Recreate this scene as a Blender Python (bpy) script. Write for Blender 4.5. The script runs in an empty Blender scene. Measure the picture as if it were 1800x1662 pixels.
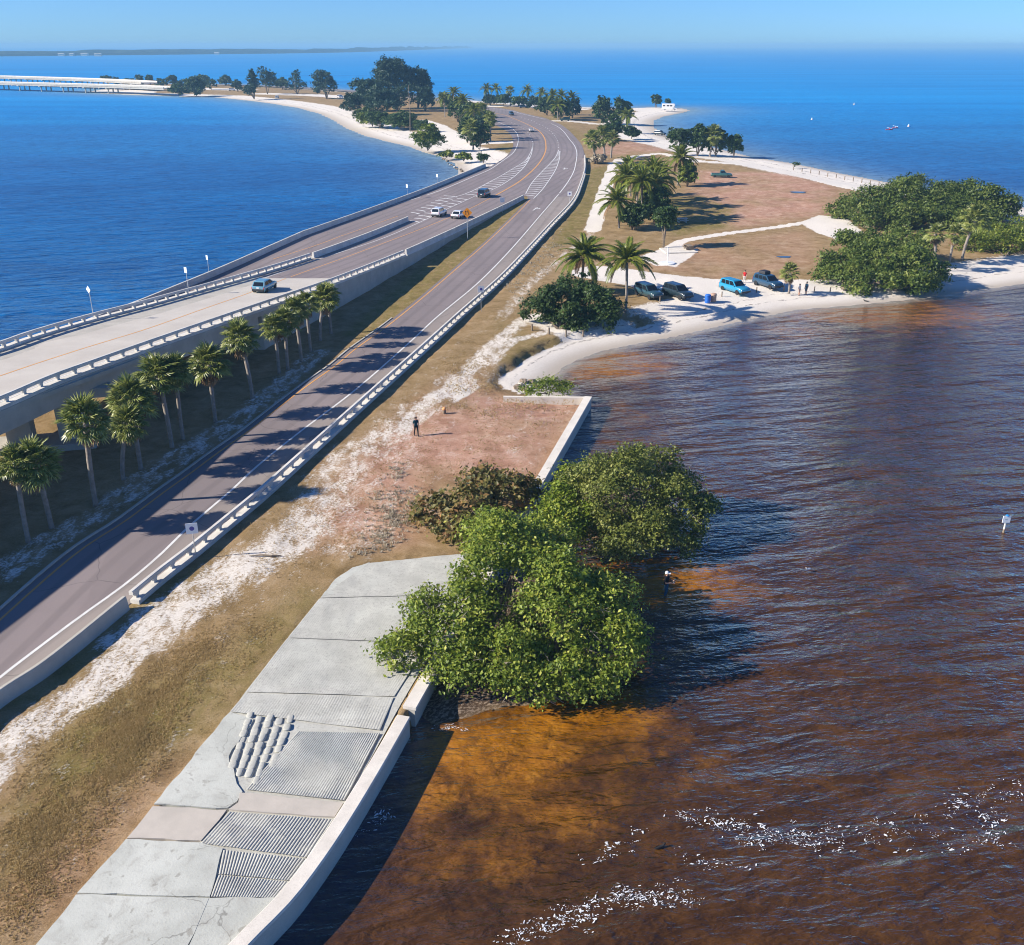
import bpy, bmesh, math, random
import numpy as np
from mathutils import Vector, Matrix, Euler

random.seed(7)
RNG = np.random.default_rng(11)
R = math.radians
SC = bpy.context.scene
COL = SC.collection

# ------------------------------------------------------------------ camera
CAM_H = 32.0                       # metres above the water
FPX, U0, V0, VH = 1700.0, 900.0, 831.0, 79.0
TT = (V0 - VH) / FPX               # tangent of the downward pitch
CT, ST = math.cos(math.atan(TT)), math.sin(math.atan(TT))
cam_d = bpy.data.cameras.new('camera')
cam_d.sensor_width = 36.0
cam_d.sensor_fit = 'HORIZONTAL'
cam_d.lens = FPX / 1800.0 * 36.0
cam_d.clip_start = 0.5
cam_d.clip_end = 90000.0
cam = bpy.data.objects.new('camera', cam_d)
COL.objects.link(cam)
cam.location = (0, 0, CAM_H)
cam.rotation_euler = (math.pi / 2 - math.atan(TT), 0, 0)
SC.camera = cam

# ------------------------------------------------------------------ sky and sun
SUN_EL, SUN_AZ = R(29.5), R(11.0)
SUN_TO = Vector((-math.cos(SUN_AZ) * math.cos(SUN_EL), -math.sin(SUN_AZ) * math.cos(SUN_EL), math.sin(SUN_EL)))
world = bpy.data.worlds.new('World')
SC.world = world
world.use_nodes = True
wn = world.node_tree
bg = wn.nodes['Background']
sky = wn.nodes.new('ShaderNodeTexSky')
sky.sky_type = 'NISHITA'
sky.sun_disc = False
sky.sun_elevation = SUN_EL
sky.sun_rotation = math.atan2(SUN_TO.x, SUN_TO.y)
sky.altitude = 30.0
sky.air_density = 0.7
sky.dust_density = 0.2
sky.ozone_density = 4.0
tint = wn.nodes.new('ShaderNodeMix'); tint.data_type = 'RGBA'; tint.blend_type = 'MULTIPLY'; tint.inputs[0].default_value = 1.0
tint.inputs[7].default_value = (0.56, 0.90, 1.36, 1)
wn.links.new(sky.outputs['Color'], tint.inputs[6]); wn.links.new(tint.outputs[2], bg.inputs['Color'])
bg.inputs['Strength'].default_value = 0.070
sun_d = bpy.data.lights.new('sun', 'SUN')
sun_d.energy = 5.0
sun_d.angle = R(0.5)
sun_d.color = (1.0, 0.915, 0.80)
sun = bpy.data.objects.new('sun', sun_d)
COL.objects.link(sun)
sun.location = (-60, -20, 60)
sun.rotation_euler = SUN_TO.to_track_quat('Z', 'Y').to_euler()
SC.view_settings.view_transform = 'Standard'
SC.view_settings.look = 'None'
SC.view_settings.exposure = 0.75
SC.view_settings.gamma = 1.0
SC.view_settings.use_curve_mapping = False
SC.render.engine = 'CYCLES'
SC.cycles.use_denoising = True
SC.cycles.pixel_filter_type = 'BLACKMAN_HARRIS'
SC.cycles.filter_width = 1.05
SC.cycles.max_bounces = 6
SC.cycles.diffuse_bounces = 2
SC.cycles.glossy_bounces = 3
SC.cycles.transmission_bounces = 3
SC.cycles.transparent_max_bounces = 8
SC.cycles.volume_bounces = 0
SC.cycles.sample_clamp_indirect = 4.0

# ------------------------------------------------------------------ helpers
GZ = 1.0                            # level of the land


def P(u, v, z=GZ):
    """ground point, at height z, of a direction read off the photograph"""
    k = (v - VH) / (FPX * (1 + TT * TT) - (v - VH) * TT)
    h = CAM_H - z
    y = h / k
    return Vector(((u - U0) / FPX * (y * CT + h * ST), y, z))


def mpp(v):
    """metres per photograph pixel, across, for ground seen on row v"""
    return (CAM_H - GZ) / ((v - VH) * CT)


def hpx(v, px):
    """height of a thing whose foot is on row v and which is px rows tall"""
    k = (v - VH) / (FPX * (1 + TT * TT) - (v - VH) * TT)
    return px / (v - VH) * (1 + k * TT) * (CAM_H - GZ)


_PY = [(-40, 8.35), (20, 8.30), (50, 8.05), (66.8, 7.65), (79.5, 7.05), (90, 6.40), (104, 5.35), (122.7, 4.05), (146, 2.85), (170, 1.95), (190, 1.42), (208, 1.12), (222, 1.03), (240, 1.03), (900, 1.03)]


def zdeck(y):
    """the bridge climbs from the land to its crest"""
    y = np.asarray(y, float)
    a = np.interp(y - 6, *zip(*_PY)); b = np.interp(y, *zip(*_PY)); c = np.interp(y + 6, *zip(*_PY))
    return np.where(y > 232, GZ + .03, (a + 2 * b + c) / 4)


def zramp(y):
    y = np.asarray(y, float)
    return np.where(y > 168, zdeck(y), np.maximum(GZ + 0.25, zdeck(168) - (168 - y) * 0.008))


def PD(u, v, dz, fn=zdeck):
    z = 2.0
    for _ in range(30):
        p = P(u, v, z)
        z = 0.5 * z + 0.5 * (float(fn(p.y)) + dz)
    return P(u, v, z)


def spline(pts, step=1.0):
    """smooth 2-D curve through points, evenly sampled"""
    p = np.array([[q[0], q[1]] for q in pts], float)
    ext = np.vstack([2 * p[0] - p[1], p, 2 * p[-1] - p[-2]])
    out = []
    for i in range(1, len(ext) - 2):
        p0, p1, p2, p3 = ext[i - 1], ext[i], ext[i + 1], ext[i + 2]
        d = [max(1e-3, np.linalg.norm(b - a)) ** 0.5 for a, b in ((p0, p1), (p1, p2), (p2, p3))]
        t0 = 0.0; t1 = d[0]; t2 = t1 + d[1]; t3 = t2 + d[2]
        n = max(4, int(d[1] ** 2 / step) + 1)
        for t in np.linspace(t1, t2, n, endpoint=False):
            a1 = (t1 - t) / (t1 - t0) * p0 + (t - t0) / (t1 - t0) * p1
            a2 = (t2 - t) / (t2 - t1) * p1 + (t - t1) / (t2 - t1) * p2
            a3 = (t3 - t) / (t3 - t2) * p2 + (t - t2) / (t3 - t2) * p3
            b1 = (t2 - t) / (t2 - t0) * a1 + (t - t0) / (t2 - t0) * a2
            b2 = (t3 - t) / (t3 - t1) * a2 + (t - t1) / (t3 - t1) * a3
            out.append((t2 - t) / (t2 - t1) * b1 + (t - t1) / (t2 - t1) * b2)
    out.append(p[-1])
    q = np.array(out)
    s = np.concatenate([[0], np.cumsum(np.linalg.norm(np.diff(q, axis=0), axis=1))])
    n = max(2, int(round(s[-1] / step)) + 1)
    ss = np.linspace(0, s[-1], n)
    return np.stack([np.interp(ss, s, q[:, 0]), np.interp(ss, s, q[:, 1])], 1)


def tangents(c):
    t = np.gradient(c, axis=0)
    return t / np.maximum(1e-9, np.linalg.norm(t, axis=1))[:, None]


def offset(c, d):
    """shift a curve to its right-hand side by d"""
    t = tangents(c)
    return c + np.stack([t[:, 1], -t[:, 0]], 1) * d


def cut(c, y0, y1):
    m = (c[:, 1] >= y0) & (c[:, 1] <= y1)
    return c[m]


def xof(c):
    o = np.argsort(c[:, 1])
    ys, xs = c[o, 1], c[o, 0]
    return lambda y: np.interp(y, ys, xs)


def tag(o, label=None, cat=None, group=None, kind=None):
    if label: o['label'] = label
    if cat: o['category'] = cat
    if group: o['group'] = group
    if kind: o['kind'] = kind
    return o


def empty(name, loc=(0, 0, 0), rz=0.0):
    o = bpy.data.objects.new(name, None)
    o.empty_display_size = 0.3
    o.location = loc
    o.rotation_euler = (0, 0, rz)
    COL.objects.link(o)
    return o


def link(name, me, parent=None, loc=None, rot=None, scale=None):
    o = bpy.data.objects.new(name, me)
    COL.objects.link(o)
    if parent is not None: o.parent = parent
    if loc is not None: o.location = loc
    if rot is not None: o.rotation_euler = rot
    if scale is not None: o.scale = (scale,) * 3 if isinstance(scale, (int, float)) else scale
    return o


def fast_mesh(name, verts, faces, mat=None, smooth=False, attrs=None):
    """verts (n,3) and faces (m,k) as arrays"""
    verts = np.asarray(verts, np.float32); faces = np.asarray(faces, np.int32)
    me = bpy.data.meshes.new(name)
    m, k = faces.shape
    me.vertices.add(len(verts)); me.vertices.foreach_set('co', verts.ravel())
    me.loops.add(m * k); me.loops.foreach_set('vertex_index', faces.ravel())
    me.polygons.add(m)
    me.polygons.foreach_set('loop_start', np.arange(0, m * k, k, dtype=np.int32))
    me.polygons.foreach_set('loop_total', np.full(m, k, np.int32))
    me.polygons.foreach_set('use_smooth', np.full(m, smooth, bool))
    for n, a in (attrs or {}).items():
        at = me.attributes.new(n, 'FLOAT', 'POINT')
        at.data.foreach_set('value', np.asarray(a, np.float32))
    me.update(calc_edges=True)
    me.validate()
    if mat: me.materials.append(mat)
    return me


class MB:
    """collects shapes into one mesh"""
    def __init__(s): s.v = []; s.f = []; s.mi = []; s.m = 0

    def quadstrip(s, rows, close=False, caps=False):
        b = len(s.v); n = len(rows[0])
        for r in rows: s.v.extend([tuple(p) for p in r])
        for i in range(len(rows) - 1):
            for j in range(n if close else n - 1):
                a = b + i * n + j; c = b + i * n + (j + 1) % n
                s.f.append((a, c, c + n, a + n)); s.mi.append(s.m)
        if caps:
            s.f.append(tuple(b + j for j in reversed(range(n)))); s.mi.append(s.m)
            e = b + (len(rows) - 1) * n
            s.f.append(tuple(e + j for j in range(n))); s.mi.append(s.m)
        return s

    def poly(s, pts):
        b = len(s.v); s.v.extend([tuple(p) for p in pts])
        s.f.append(tuple(range(b, b + len(pts)))); s.mi.append(s.m); return s

    def box(s, c, d, rz=0.0, ry=0.0, rx=0.0, taper=1.0):
        m = Euler((rx, ry, rz)).to_matrix(); c = Vector(c); b = len(s.v)
        for z in (-.5, .5):
            k = taper if z > 0 else 1.0
            for x, y in ((-.5, -.5), (.5, -.5), (.5, .5), (-.5, .5)):
                s.v.append(tuple(c + m @ Vector((x * d[0] * k, y * d[1] * k, z * d[2]))))
        for f in ((3, 2, 1, 0), (4, 5, 6, 7), (0, 1, 5, 4), (1, 2, 6, 5), (2, 3, 7, 6), (3, 0, 4, 7)):
            s.f.append(tuple(b + i for i in f)); s.mi.append(s.m)
        return s

    def tube(s, path, radii, n=8, caps=True):
        path = [Vector(p) for p in path]; rows = []
        if isinstance(radii, (int, float)): radii = [radii] * len(path)
        for i, p in enumerate(path):
            t = (path[min(i + 1, len(path) - 1)] - path[max(i - 1, 0)]).normalized()
            a = t.cross(Vector((0, 1, 0)) if abs(t.y) < .9 else Vector((1, 0, 0))).normalized()
            b = t.cross(a)
            rows.append([p + (a * math.cos(q) + b * math.sin(q)) * radii[i]
                         for q in [-2 * math.pi * j / n for j in range(n)]])
        return s.quadstrip(rows, close=True, caps=caps)

    def lathe(s, prof, n=16, c=(0, 0, 0), axis='z'):
        rows = []
        for r, z in prof:
            row = []
            for j in range(n):
                q = 2 * math.pi * j / n
                p = (r * math.cos(q), r * math.sin(q), z)
                if axis == 'y': p = (p[0], p[2], -p[1])
                row.append((c[0] + p[0], c[1] + p[1], c[2] + p[2]))
            rows.append(row)
        return s.quadstrip(rows, close=True, caps=True)

    def build(s, name, mats, parent=None, smooth=False, loc=None, rot=None, bevel=0.0):
        me = bpy.data.meshes.new(name)
        me.from_pydata(s.v, [], s.f)
        for m in (mats if isinstance(mats, (list, tuple)) else [mats]): me.materials.append(m)
        if any(s.mi): me.polygons.foreach_set('material_index', s.mi)
        if smooth: me.polygons.foreach_set('use_smooth', [True] * len(s.f))
        me.update()
        o = link(name, me, parent, loc, rot)
        if bevel:
            b = o.modifiers.new('bevel', 'BEVEL'); b.width = bevel; b.segments = 2; b.limit_method = 'ANGLE'
        return o


def sweep(mb, c, prof, zfn, caps=True):
    """sweep a cross-section [(right offset, height)] along curve c"""
    t = tangents(c); nrm = np.stack([t[:, 1], -t[:, 0]], 1)
    z = np.broadcast_to(zfn(c[:, 1]) if callable(zfn) else zfn, len(c))
    rows = [[(c[i, 0] + nrm[i, 0] * o, c[i, 1] + nrm[i, 1] * o, z[i] + h) for o, h in prof] for i in range(len(c))]
    return mb.quadstrip(rows, close=True, caps=caps)


def ribbon(mb, c, w, zfn, dz=0.0):
    a, b = offset(c, -w / 2), offset(c, w / 2)
    z = np.broadcast_to(zfn(c[:, 1]) if callable(zfn) else zfn, len(c)) + dz
    return mb.quadstrip([[(a[i, 0], a[i, 1], z[i]), (b[i, 0], b[i, 1], z[i])] for i in range(len(c))])


# ------------------------------------------------------------------ materials
class NT:
    def __init__(s, name):
        s.mat = bpy.data.materials.new(name); s.mat.use_nodes = True
        s.t = s.mat.node_tree; s.n = s.t.nodes
        s.bsdf = s.n['Principled BSDF']; s.out = s.n['Material Output']

    def node(s, kind, **kw):
        n = s.n.new(kind)
        for k, v in kw.items():
            if hasattr(n, k): setattr(n, k, v)
        return n

    def L(s, a, b): s.t.links.new(a, b)

    def coord(s, kind='Object'):
        return s.n.new('ShaderNodeTexCoord').outputs[kind]

    def mapped(s, vec, scale=(1, 1, 1), rot=(0, 0, 0)):
        m = s.n.new('ShaderNodeMapping')
        m.inputs['Scale'].default_value = scale; m.inputs['Rotation'].default_value = rot
        s.L(vec, m.inputs['Vector']); return m.outputs[0]

    def noise(s, vec, scale, detail=4, rough=0.55, dist=0.0):
        n = s.n.new('ShaderNodeTexNoise')
        n.inputs['Scale'].default_value = scale; n.inputs['Detail'].default_value = detail
        n.inputs['Roughness'].default_value = rough; n.inputs['Distortion'].default_value = dist
        if vec is not None: s.L(vec, n.inputs['Vector'])
        return n.outputs[0]

    def ramp(s, fac, stops, interp='LINEAR'):
        r = s.n.new('ShaderNodeValToRGB'); e = r.color_ramp.elements; r.color_ramp.interpolation = interp
        while len(e) < len(stops): e.new(0.5)
        for i, (p, c) in enumerate(stops):
            e[i].position = p; e[i].color = (*c, 1) if len(c) == 3 else c
        s.L(fac, r.inputs[0]); return r.outputs[0]

    def mix(s, fac, a, b, blend='MIX'):
        m = s.n.new('ShaderNodeMix'); m.data_type = 'RGBA'; m.blend_type = blend
        for i, x in ((0, fac), (6, a), (7, b)):
            if isinstance(x, (int, float)): m.inputs[i].default_value = x
            elif isinstance(x, tuple): m.inputs[i].default_value = (*x, 1)
            else: s.L(x, m.inputs[i])
        return m.outputs[2]

    def math(s, op, a, b=0.0, clamp=False):
        m = s.n.new('ShaderNodeMath'); m.operation = op; m.use_clamp = clamp
        for i, x in ((0, a), (1, b)):
            if isinstance(x, (int, float)): m.inputs[i].default_value = x
            else: s.L(x, m.inputs[i])
        return m.outputs[0]

    def attr(s, name):
        a = s.n.new('ShaderNodeAttribute'); a.attribute_name = name; return a.outputs['Fac']

    def step(s, x, lo, hi):
        m = s.n.new('ShaderNodeMapRange'); m.interpolation_type = 'SMOOTHSTEP'
        m.inputs[1].default_value = lo; m.inputs[2].default_value = hi
        s.L(x, m.inputs[0]); return m.outputs[0]

    def bump(s, h, strength=0.3, dist=0.05, normal=None):
        b = s.n.new('ShaderNodeBump'); b.inputs['Strength'].default_value = strength
        b.inputs['Distance'].default_value = dist; s.L(h, b.inputs['Height'])
        if normal is not None: s.L(normal, b.inputs['Normal'])
        s.L(b.outputs[0], s.bsdf.inputs['Normal']); return b.outputs[0]

    def set(s, col=None, rough=0.6, spec=0.4, metal=0.0):
        if isinstance(col, tuple): s.bsdf.inputs['Base Color'].default_value = (*col, 1)
        elif col is not None: s.L(col, s.bsdf.inputs['Base Color'])
        if isinstance(rough, (int, float)): s.bsdf.inputs['Roughness'].default_value = rough
        else: s.L(rough, s.bsdf.inputs['Roughness'])
        s.bsdf.inputs['Specular IOR Level'].default_value = spec
        s.bsdf.inputs['Metallic'].default_value = metal
        return s.mat


def worn(name, col, col2, scale=1.5, rough=0.75, bump=0.2, spec=0.3, fine=25.0, stain=0.5):
    """a weathered surface: broad blotches, fine grain, light relief"""
    m = NT(name); co = m.coord()
    a = m.noise(co, scale, 6, 0.65)
    g = m.noise(co, fine, 3, 0.6)
    c = m.mix(m.step(a, 0.5 - 0.25, 0.5 + 0.25), col, col2)
    c = m.mix(m.math('MULTIPLY', m.step(g, 0.45, 0.75), stain), c, tuple(x * 0.7 for x in col2))
    m.bump(g, bump, 0.02)
    return m.set(c, rough, spec)


def plain(name, col, rough=0.5, spec=0.4, metal=0.0, var=0.15):
    m = NT(name); a = m.noise(m.coord(), 6.0, 3)
    c = m.mix(a, tuple(x * (1 - var) for x in col), tuple(min(1, x * (1 + var)) for x in col))
    return m.set(c, rough, spec, metal)


M = {}
M['white_paint'] = worn('white_paint', (0.80, 0.80, 0.78), (0.62, 0.61, 0.58), 1.2, 0.6, 0.05)
M['yellow_paint'] = worn('yellow_paint', (0.80, 0.40, 0.10), (0.62, 0.30, 0.10), 0.8, 0.6, 0.05)
M['concrete'] = worn('pale_concrete', (0.54, 0.51, 0.44), (0.41, 0.385, 0.33), 0.5, 0.85, 0.15)
M['rail_concrete'] = worn('rail_concrete', (0.75, 0.72, 0.65), (0.57, 0.545, 0.49), 0.6, 0.8, 0.1)
M['deck_concrete'] = worn('deck_concrete', (0.60, 0.56, 0.49), (0.50, 0.46, 0.40), 0.22, 0.85, 0.08)
M['wall_cap'] = worn('wall_cap', (0.79, 0.74, 0.65), (0.63, 0.585, 0.51), 0.8, 0.85, 0.15)
M['bark'] = worn('palm_bark', (0.34, 0.30, 0.26), (0.20, 0.17, 0.14), 3.0, 0.9, 0.5)
M['wood'] = worn('grey_wood', (0.30, 0.24, 0.18), (0.18, 0.14, 0.10), 3.0, 0.9, 0.4)
M['galv'] = plain('galvanised_steel', (0.55, 0.56, 0.57), 0.45, 0.5, 0.6)
M['sign_white'] = plain('sign_white', (0.82, 0.84, 0.85), 0.4, 0.4, 0.0, 0.05)
M['sign_orange'] = plain('sign_orange', (0.95, 0.33, 0.01), 0.4, 0.4, 0.0, 0.05)
M['black'] = plain('black_ink', (0.02, 0.02, 0.025), 0.5)
M['dark_blue'] = plain('dark_blue_print', (0.10, 0.09, 0.35), 0.5)
M['rubber'] = plain('tyre_rubber', (0.025, 0.025, 0.027), 0.8, 0.2)
M['glass'] = plain('car_glass', (0.012, 0.016, 0.022), 0.03, 0.5)
M['rim'] = plain('alloy_rim', (0.55, 0.56, 0.58), 0.3, 0.5, 0.8)
M['tail'] = plain('tail_lamp_red', (0.55, 0.02, 0.02), 0.25, 0.5)
M['lamp'] = plain('headlamp_lens', (0.75, 0.78, 0.8), 0.15, 0.6)
M['trim'] = plain('black_trim', (0.03, 0.03, 0.033), 0.6)
M['plate'] = plain('number_plate', (0.7, 0.72, 0.74), 0.5)


def asphalt(name, a, b):
    m = NT(name); co = m.coord()
    big = m.noise(m.mapped(co, (0.05, 0.012, 0.05)), 2.0, 5, 0.6)
    tr = m.noise(co, 0.35, 5, 0.6)
    g = m.noise(co, 14.0, 3, 0.7)
    c = m.mix(m.step(big, 0.35, 0.65), a, b)
    c = m.mix(m.math('MULTIPLY', m.step(tr, 0.45, 0.7), 0.35), c, tuple(x * 0.78 for x in a))
    c = m.mix(m.math('MULTIPLY', g, 0.35), c, tuple(x * 0.7 for x in b))
    wt = m.math('COSINE', m.math('MULTIPLY', m.attr('lat'), 3.49))
    wt = m.math('MULTIPLY', m.step(wt, 0.1, 0.95), m.math('MULTIPLY', m.noise(m.mapped(co, (0.2, 0.05, 0.2)), 3.0, 4), 0.75))
    c = m.mix(wt, c, tuple(x * 0.62 for x in b))
    pt = m.noise(m.mapped(co, (0.25, 0.08, 0.2)), 1.0, 1, 0.3)
    c = m.mix(m.math('MULTIPLY', m.step(pt, 0.60, 0.615), 0.35), c, tuple(x * 0.72 for x in a))
    vo = m.node('ShaderNodeTexVoronoi', feature='DISTANCE_TO_EDGE'); vo.inputs['Scale'].default_value = 0.16
    wv = m.node('ShaderNodeVectorMath', operation='ADD')
    m.L(co, wv.inputs[0]); nn = m.n.new('ShaderNodeTexNoise'); nn.inputs['Scale'].default_value = 0.5
    m.L(co, nn.inputs['Vector']); m.L(nn.outputs['Color'], wv.inputs[1]); m.L(wv.outputs[0], vo.inputs['Vector'])
    cr = m.step(vo.outputs['Distance'], 0.0, 0.008)
    c = m.mix(m.math('MULTIPLY', m.math('SUBTRACT', 1.0, cr), 0.45), c, (0.06, 0.055, 0.055))
    m.bump(g, 0.15, 0.01)
    return m.set(c, 0.8, 0.3)


M['asphalt'] = asphalt('faded_asphalt', (0.285, 0.238, 0.230), (0.235, 0.200, 0.196))
M['shoulder'] = asphalt('shoulder_asphalt', (0.34, 0.295, 0.265), (0.29, 0.25, 0.225))
# ------------------------------------------------------------------ curves of the place
LOW_L = spline([P(u, v) for u, v in [(-420, 1490), (-170, 1245), (0, 1091), (94, 1007), (153, 960), (219, 918), (262, 886), (297, 860),
        (331, 836), (379, 800), (437, 759), (489, 718), (544, 676), (592, 642), (620, 618), (681, 574), (736, 530), (797, 478), (859, 424),
        (917, 368), (932, 352)]], 1.5)
LOW_W = spline([P(u, v) for u, v in [(-350, 1500), (-150, 1317), (0, 1192), (53, 1151), (141, 1085), (219, 1029), (282, 976), (332, 927), (410, 860),
        (448, 824), (530, 758), (620, 690), (724, 599), (767, 559), (837, 501), (889, 449), (950, 379), (993, 328), (1008, 303), (1012, 288),
        (1014, 270), (1010, 257), (1001, 245.5), (991, 232), (980, 223), (969, 218)]], 1.5)
BARR = spline([P(u, v, GZ + .85) for u, v in [(-330, 1510), (-160, 1345), (0, 1212), (63, 1172), (125, 1125), (188, 1074), (224, 1045), (278, 1001), (332, 960),
        (394, 910), (460, 856), (503, 818), (620, 714), (758, 592), (807, 548), (880, 484), (923, 440), (967, 393), (1007, 350), (1022, 317),
        (1028, 295), (1028, 273)]], 0.62)
DECK_R = spline([Vector((2.5 + .267 * (y - 216), y, 0)) for y in (12, 30, 48)] + [PD(u, v, .85) for u, v in [(0, 697), (90, 659), (200, 620), (330, 575), (460, 531), (590, 487), (710, 440),
        (800, 400), (860, 372), (920, 343)]], 1.0)
DECK_L = spline([Vector((2.5 + .267 * (y - 216) - 14.2, y, 0)) for y in (12, 35, 58)] + [PD(u, v, 0) for u, v in [(0, 618), (47, 601), (156, 568), (250, 543), (367, 510), (500, 471), (548, 455),
        (640, 421), (717, 389)]], 1.0)
YEL = spline([Vector((2.5 + .267 * (y - 216) - 6.6, y, 0)) for y in (12, 32, 52)] + [PD(u, v, .01) for u, v in [(0, 661), (139, 615), (250, 581), (361, 542), (433, 517), (486, 496), (553, 472), (660, 433),
        (767, 392), (828, 366), (859, 350), (887, 335), (912, 320), (938, 298), (952, 281), (959, 265.5), (959.5, 255.5), (957, 243),
        (949, 232), (938, 224.5), (922, 216.7), (904, 209), (888, 203), (874, 200), (858, 196)]], 1.5)
OUTER = spline([PD(u, v, .85, zramp) for u, v in [(60, 602), (178, 552), (236, 531), (306, 503), (389, 469), (492, 424), (583, 389), (675, 357), (767, 323), (853, 288)]], 1.0)
FAR_L = spline([P(u, v) for u, v in [(853, 299), (868, 290), (888, 277), (900, 262), (902, 248), (898, 238), (888, 229), (872, 221), (852, 212), (830, 204), (812, 199)]], 2.0)
FAR_R = spline([P(u, v) for u, v in [(1028, 273), (1022, 255), (1010, 240), (1000, 230), (985, 219), (968, 212), (957, 207.5), (938, 203.5), (915, 198), (899, 193.5),
        (880, 190.5), (868, 189), (845, 187)]], 2.0)
LWHITE = spline([P(u, v) for u, v in [(690, 362), (767, 338), (830, 312), (860, 299), (882, 284.5), (902, 269), (909, 256.7), (911, 243), (907, 233), (897, 224.5),
        (882, 218), (866, 211)]], 1.5)
RWHITE = spline([P(u, v) for u, v in [(957, 210), (938, 205.5), (915.5, 200), (899, 195.5), (880, 193), (871, 191.7), (855, 189.5)]], 1.5)

# shoreline: hard = sea wall, soft = beach or bank
HARD = [P(u, v, 1.2) for u, v in [(120, 2080), (270, 1840), (370, 1715), (440, 1640), (500, 1580), (558, 1505), (605, 1435), (660, 1345), (719, 1243), (945, 850), (1034, 697)]]
SOFT_E = [(1000, 694), (968, 686), (955, 676), (975, 663), (990, 648), (1015, 634), (1060, 618), (1130, 604), (1200, 590), (1300, 567), (1400, 546), (1500, 538),
          (1600, 528), (1700, 515), (1800, 500), (1950, 480), (2100, 455), (2000, 425), (1900, 393), (1800, 364), (1760, 350), (1650, 337), (1560, 320),
          (1480, 305), (1400, 288), (1320, 275), (1250, 258), (1190, 246), (1162, 233), (1150, 222), (1152, 212), (1170, 205), (1200, 199), (1216, 194.5),
          (1200, 190.5), (1150, 189), (1110, 190), (1040, 189), (1000, 188), (950, 184), (900, 181), (850, 178), (760, 172), (700, 166), (600, 159), (500, 153),
          (420, 149.5), (300, 147.5), (230, 148), (175, 158), (150, 162), (158, 164), (230, 167.5), (300, 169.5), (380, 172), (430, 177), (470, 182), (520, 190), (560, 201),
          (585, 213), (605, 226), (640, 240), (680, 250), (715, 258), (740, 268), (768, 275), (795, 287), (806, 300), (798, 312), (785, 326)]
SOFT = [P(u, v, 0) for u, v in SOFT_E]
_ob = offset(OUTER, 1.2)
LEFT = [Vector((c[0], c[1], 0)) for c in _ob[::-6] if c[1] < 225]
LEFT += [Vector((LEFT[-1].x - 9, LEFT[-1].y - 25, 0)), Vector((LEFT[-1].x - 22, 25, 0)), Vector((-80, -10, 0))]
HARD_S = [Vector((q[0], q[1], 0)) for q in spline([(p.x, p.y) for p in HARD[:9]], .5)] + HARD[9:]
LAND = np.array([[p.x, p.y] for p in HARD_S + SOFT + LEFT])
SOFTP = np.array([[p.x, p.y] for p in SOFT])
EXTRA = [np.array([[P(u, v, 0).x, P(u, v, 0).y] for u, v in poly]) for poly in (
    [(728, 1228), (742, 1262), (768, 1276), (815, 1264), (865, 1246), (950, 1236), (1035, 1222), (1105, 1168), (1120, 1110), (1050, 1050), (920, 1010), (820, 1060)],
    [(975, 900), (1040, 945), (1110, 962), (1170, 945), (1195, 915), (1165, 872), (1080, 850), (985, 858)])]


def segdist(pts, poly, closed=False):
    a = poly; b = np.roll(poly, -1, 0)
    if not closed: a, b = a[:-1], b[:-1]
    d2 = np.full(len(pts), 1e18)
    for p, q in zip(a, b):
        e = q - p; L = e @ e + 1e-9
        t = np.clip(((pts - p) @ e) / L, 0, 1)
        w = pts - p - t[:, None] * e
        np.minimum(d2, (w * w).sum(1), out=d2)
    return np.sqrt(d2)


def inside(pts, poly):
    x, y = pts[:, 0], pts[:, 1]; r = np.zeros(len(pts), bool)
    for (x0, y0), (x1, y1) in zip(poly, np.roll(poly, -1, 0)):
        if y0 == y1: continue
        c = ((y0 > y) != (y1 > y)) & (x < (x1 - x0) * (y - y0) / (y1 - y0) + x0)
        r ^= c
    return r


def ss(x, a, b):
    t = np.clip((x - a) / (b - a), 0, 1); return t * t * (3 - 2 * t)


def pxpoly(l, z=GZ): return np.array([[P(u, v, z).x, P(u, v, z).y] for u, v in l])


def geo_grid(y0, y1, ny, nx, k, pad):
    ys = y0 * (y1 / y0) ** np.linspace(0, 1, ny)
    s = np.linspace(-1, 1, nx)
    X = s[None, :] * (k * ys[:, None] + pad); Y = np.repeat(ys[:, None], nx, 1)
    idx = np.arange(ny * nx).reshape(ny, nx)
    f = np.stack([idx[:-1, :-1], idx[:-1, 1:], idx[1:, 1:], idx[1:, :-1]], -1).reshape(-1, 4)
    return np.stack([X.ravel(), Y.ravel()], 1), f


def vnoise(pts, scale, seed=0):
    """smooth value noise"""
    q = pts / scale; i = np.floor(q).astype(int); f = q - i; f = f * f * (3 - 2 * f)
    def h(a, b):
        n = (a * 374761393 + b * 668265263 + seed * 1442695041) & 0x7fffffff
        n = ((n ^ (n >> 13)) * 1274126177) & 0x7fffffff
        return ((n ^ (n >> 16)) & 0xffff) / 65535.0
    a = h(i[:, 0], i[:, 1]); b = h(i[:, 0] + 1, i[:, 1]); c = h(i[:, 0], i[:, 1] + 1); d = h(i[:, 0] + 1, i[:, 1] + 1)
    return (a * (1 - f[:, 0]) + b * f[:, 0]) * (1 - f[:, 1]) + (c * (1 - f[:, 0]) + d * f[:, 0]) * f[:, 1]


def soft_paths(pts, specs):
    w = np.zeros(len(pts))
    for sp in specs:
        poly, r0, r1, amt = sp
        d = segdist(pts, poly)
        w = np.maximum(w, amt * (1 - ss(d, r0, r1)))
    return w


def soft_areas(pts, specs):
    w = np.zeros(len(pts))
    for poly, fall, amt in specs:
        d = segdist(pts, poly, True); ins = inside(pts, poly)
        w = np.maximum(w, amt * ss(np.where(ins, d, -d), -fall, fall))
    return w


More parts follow.
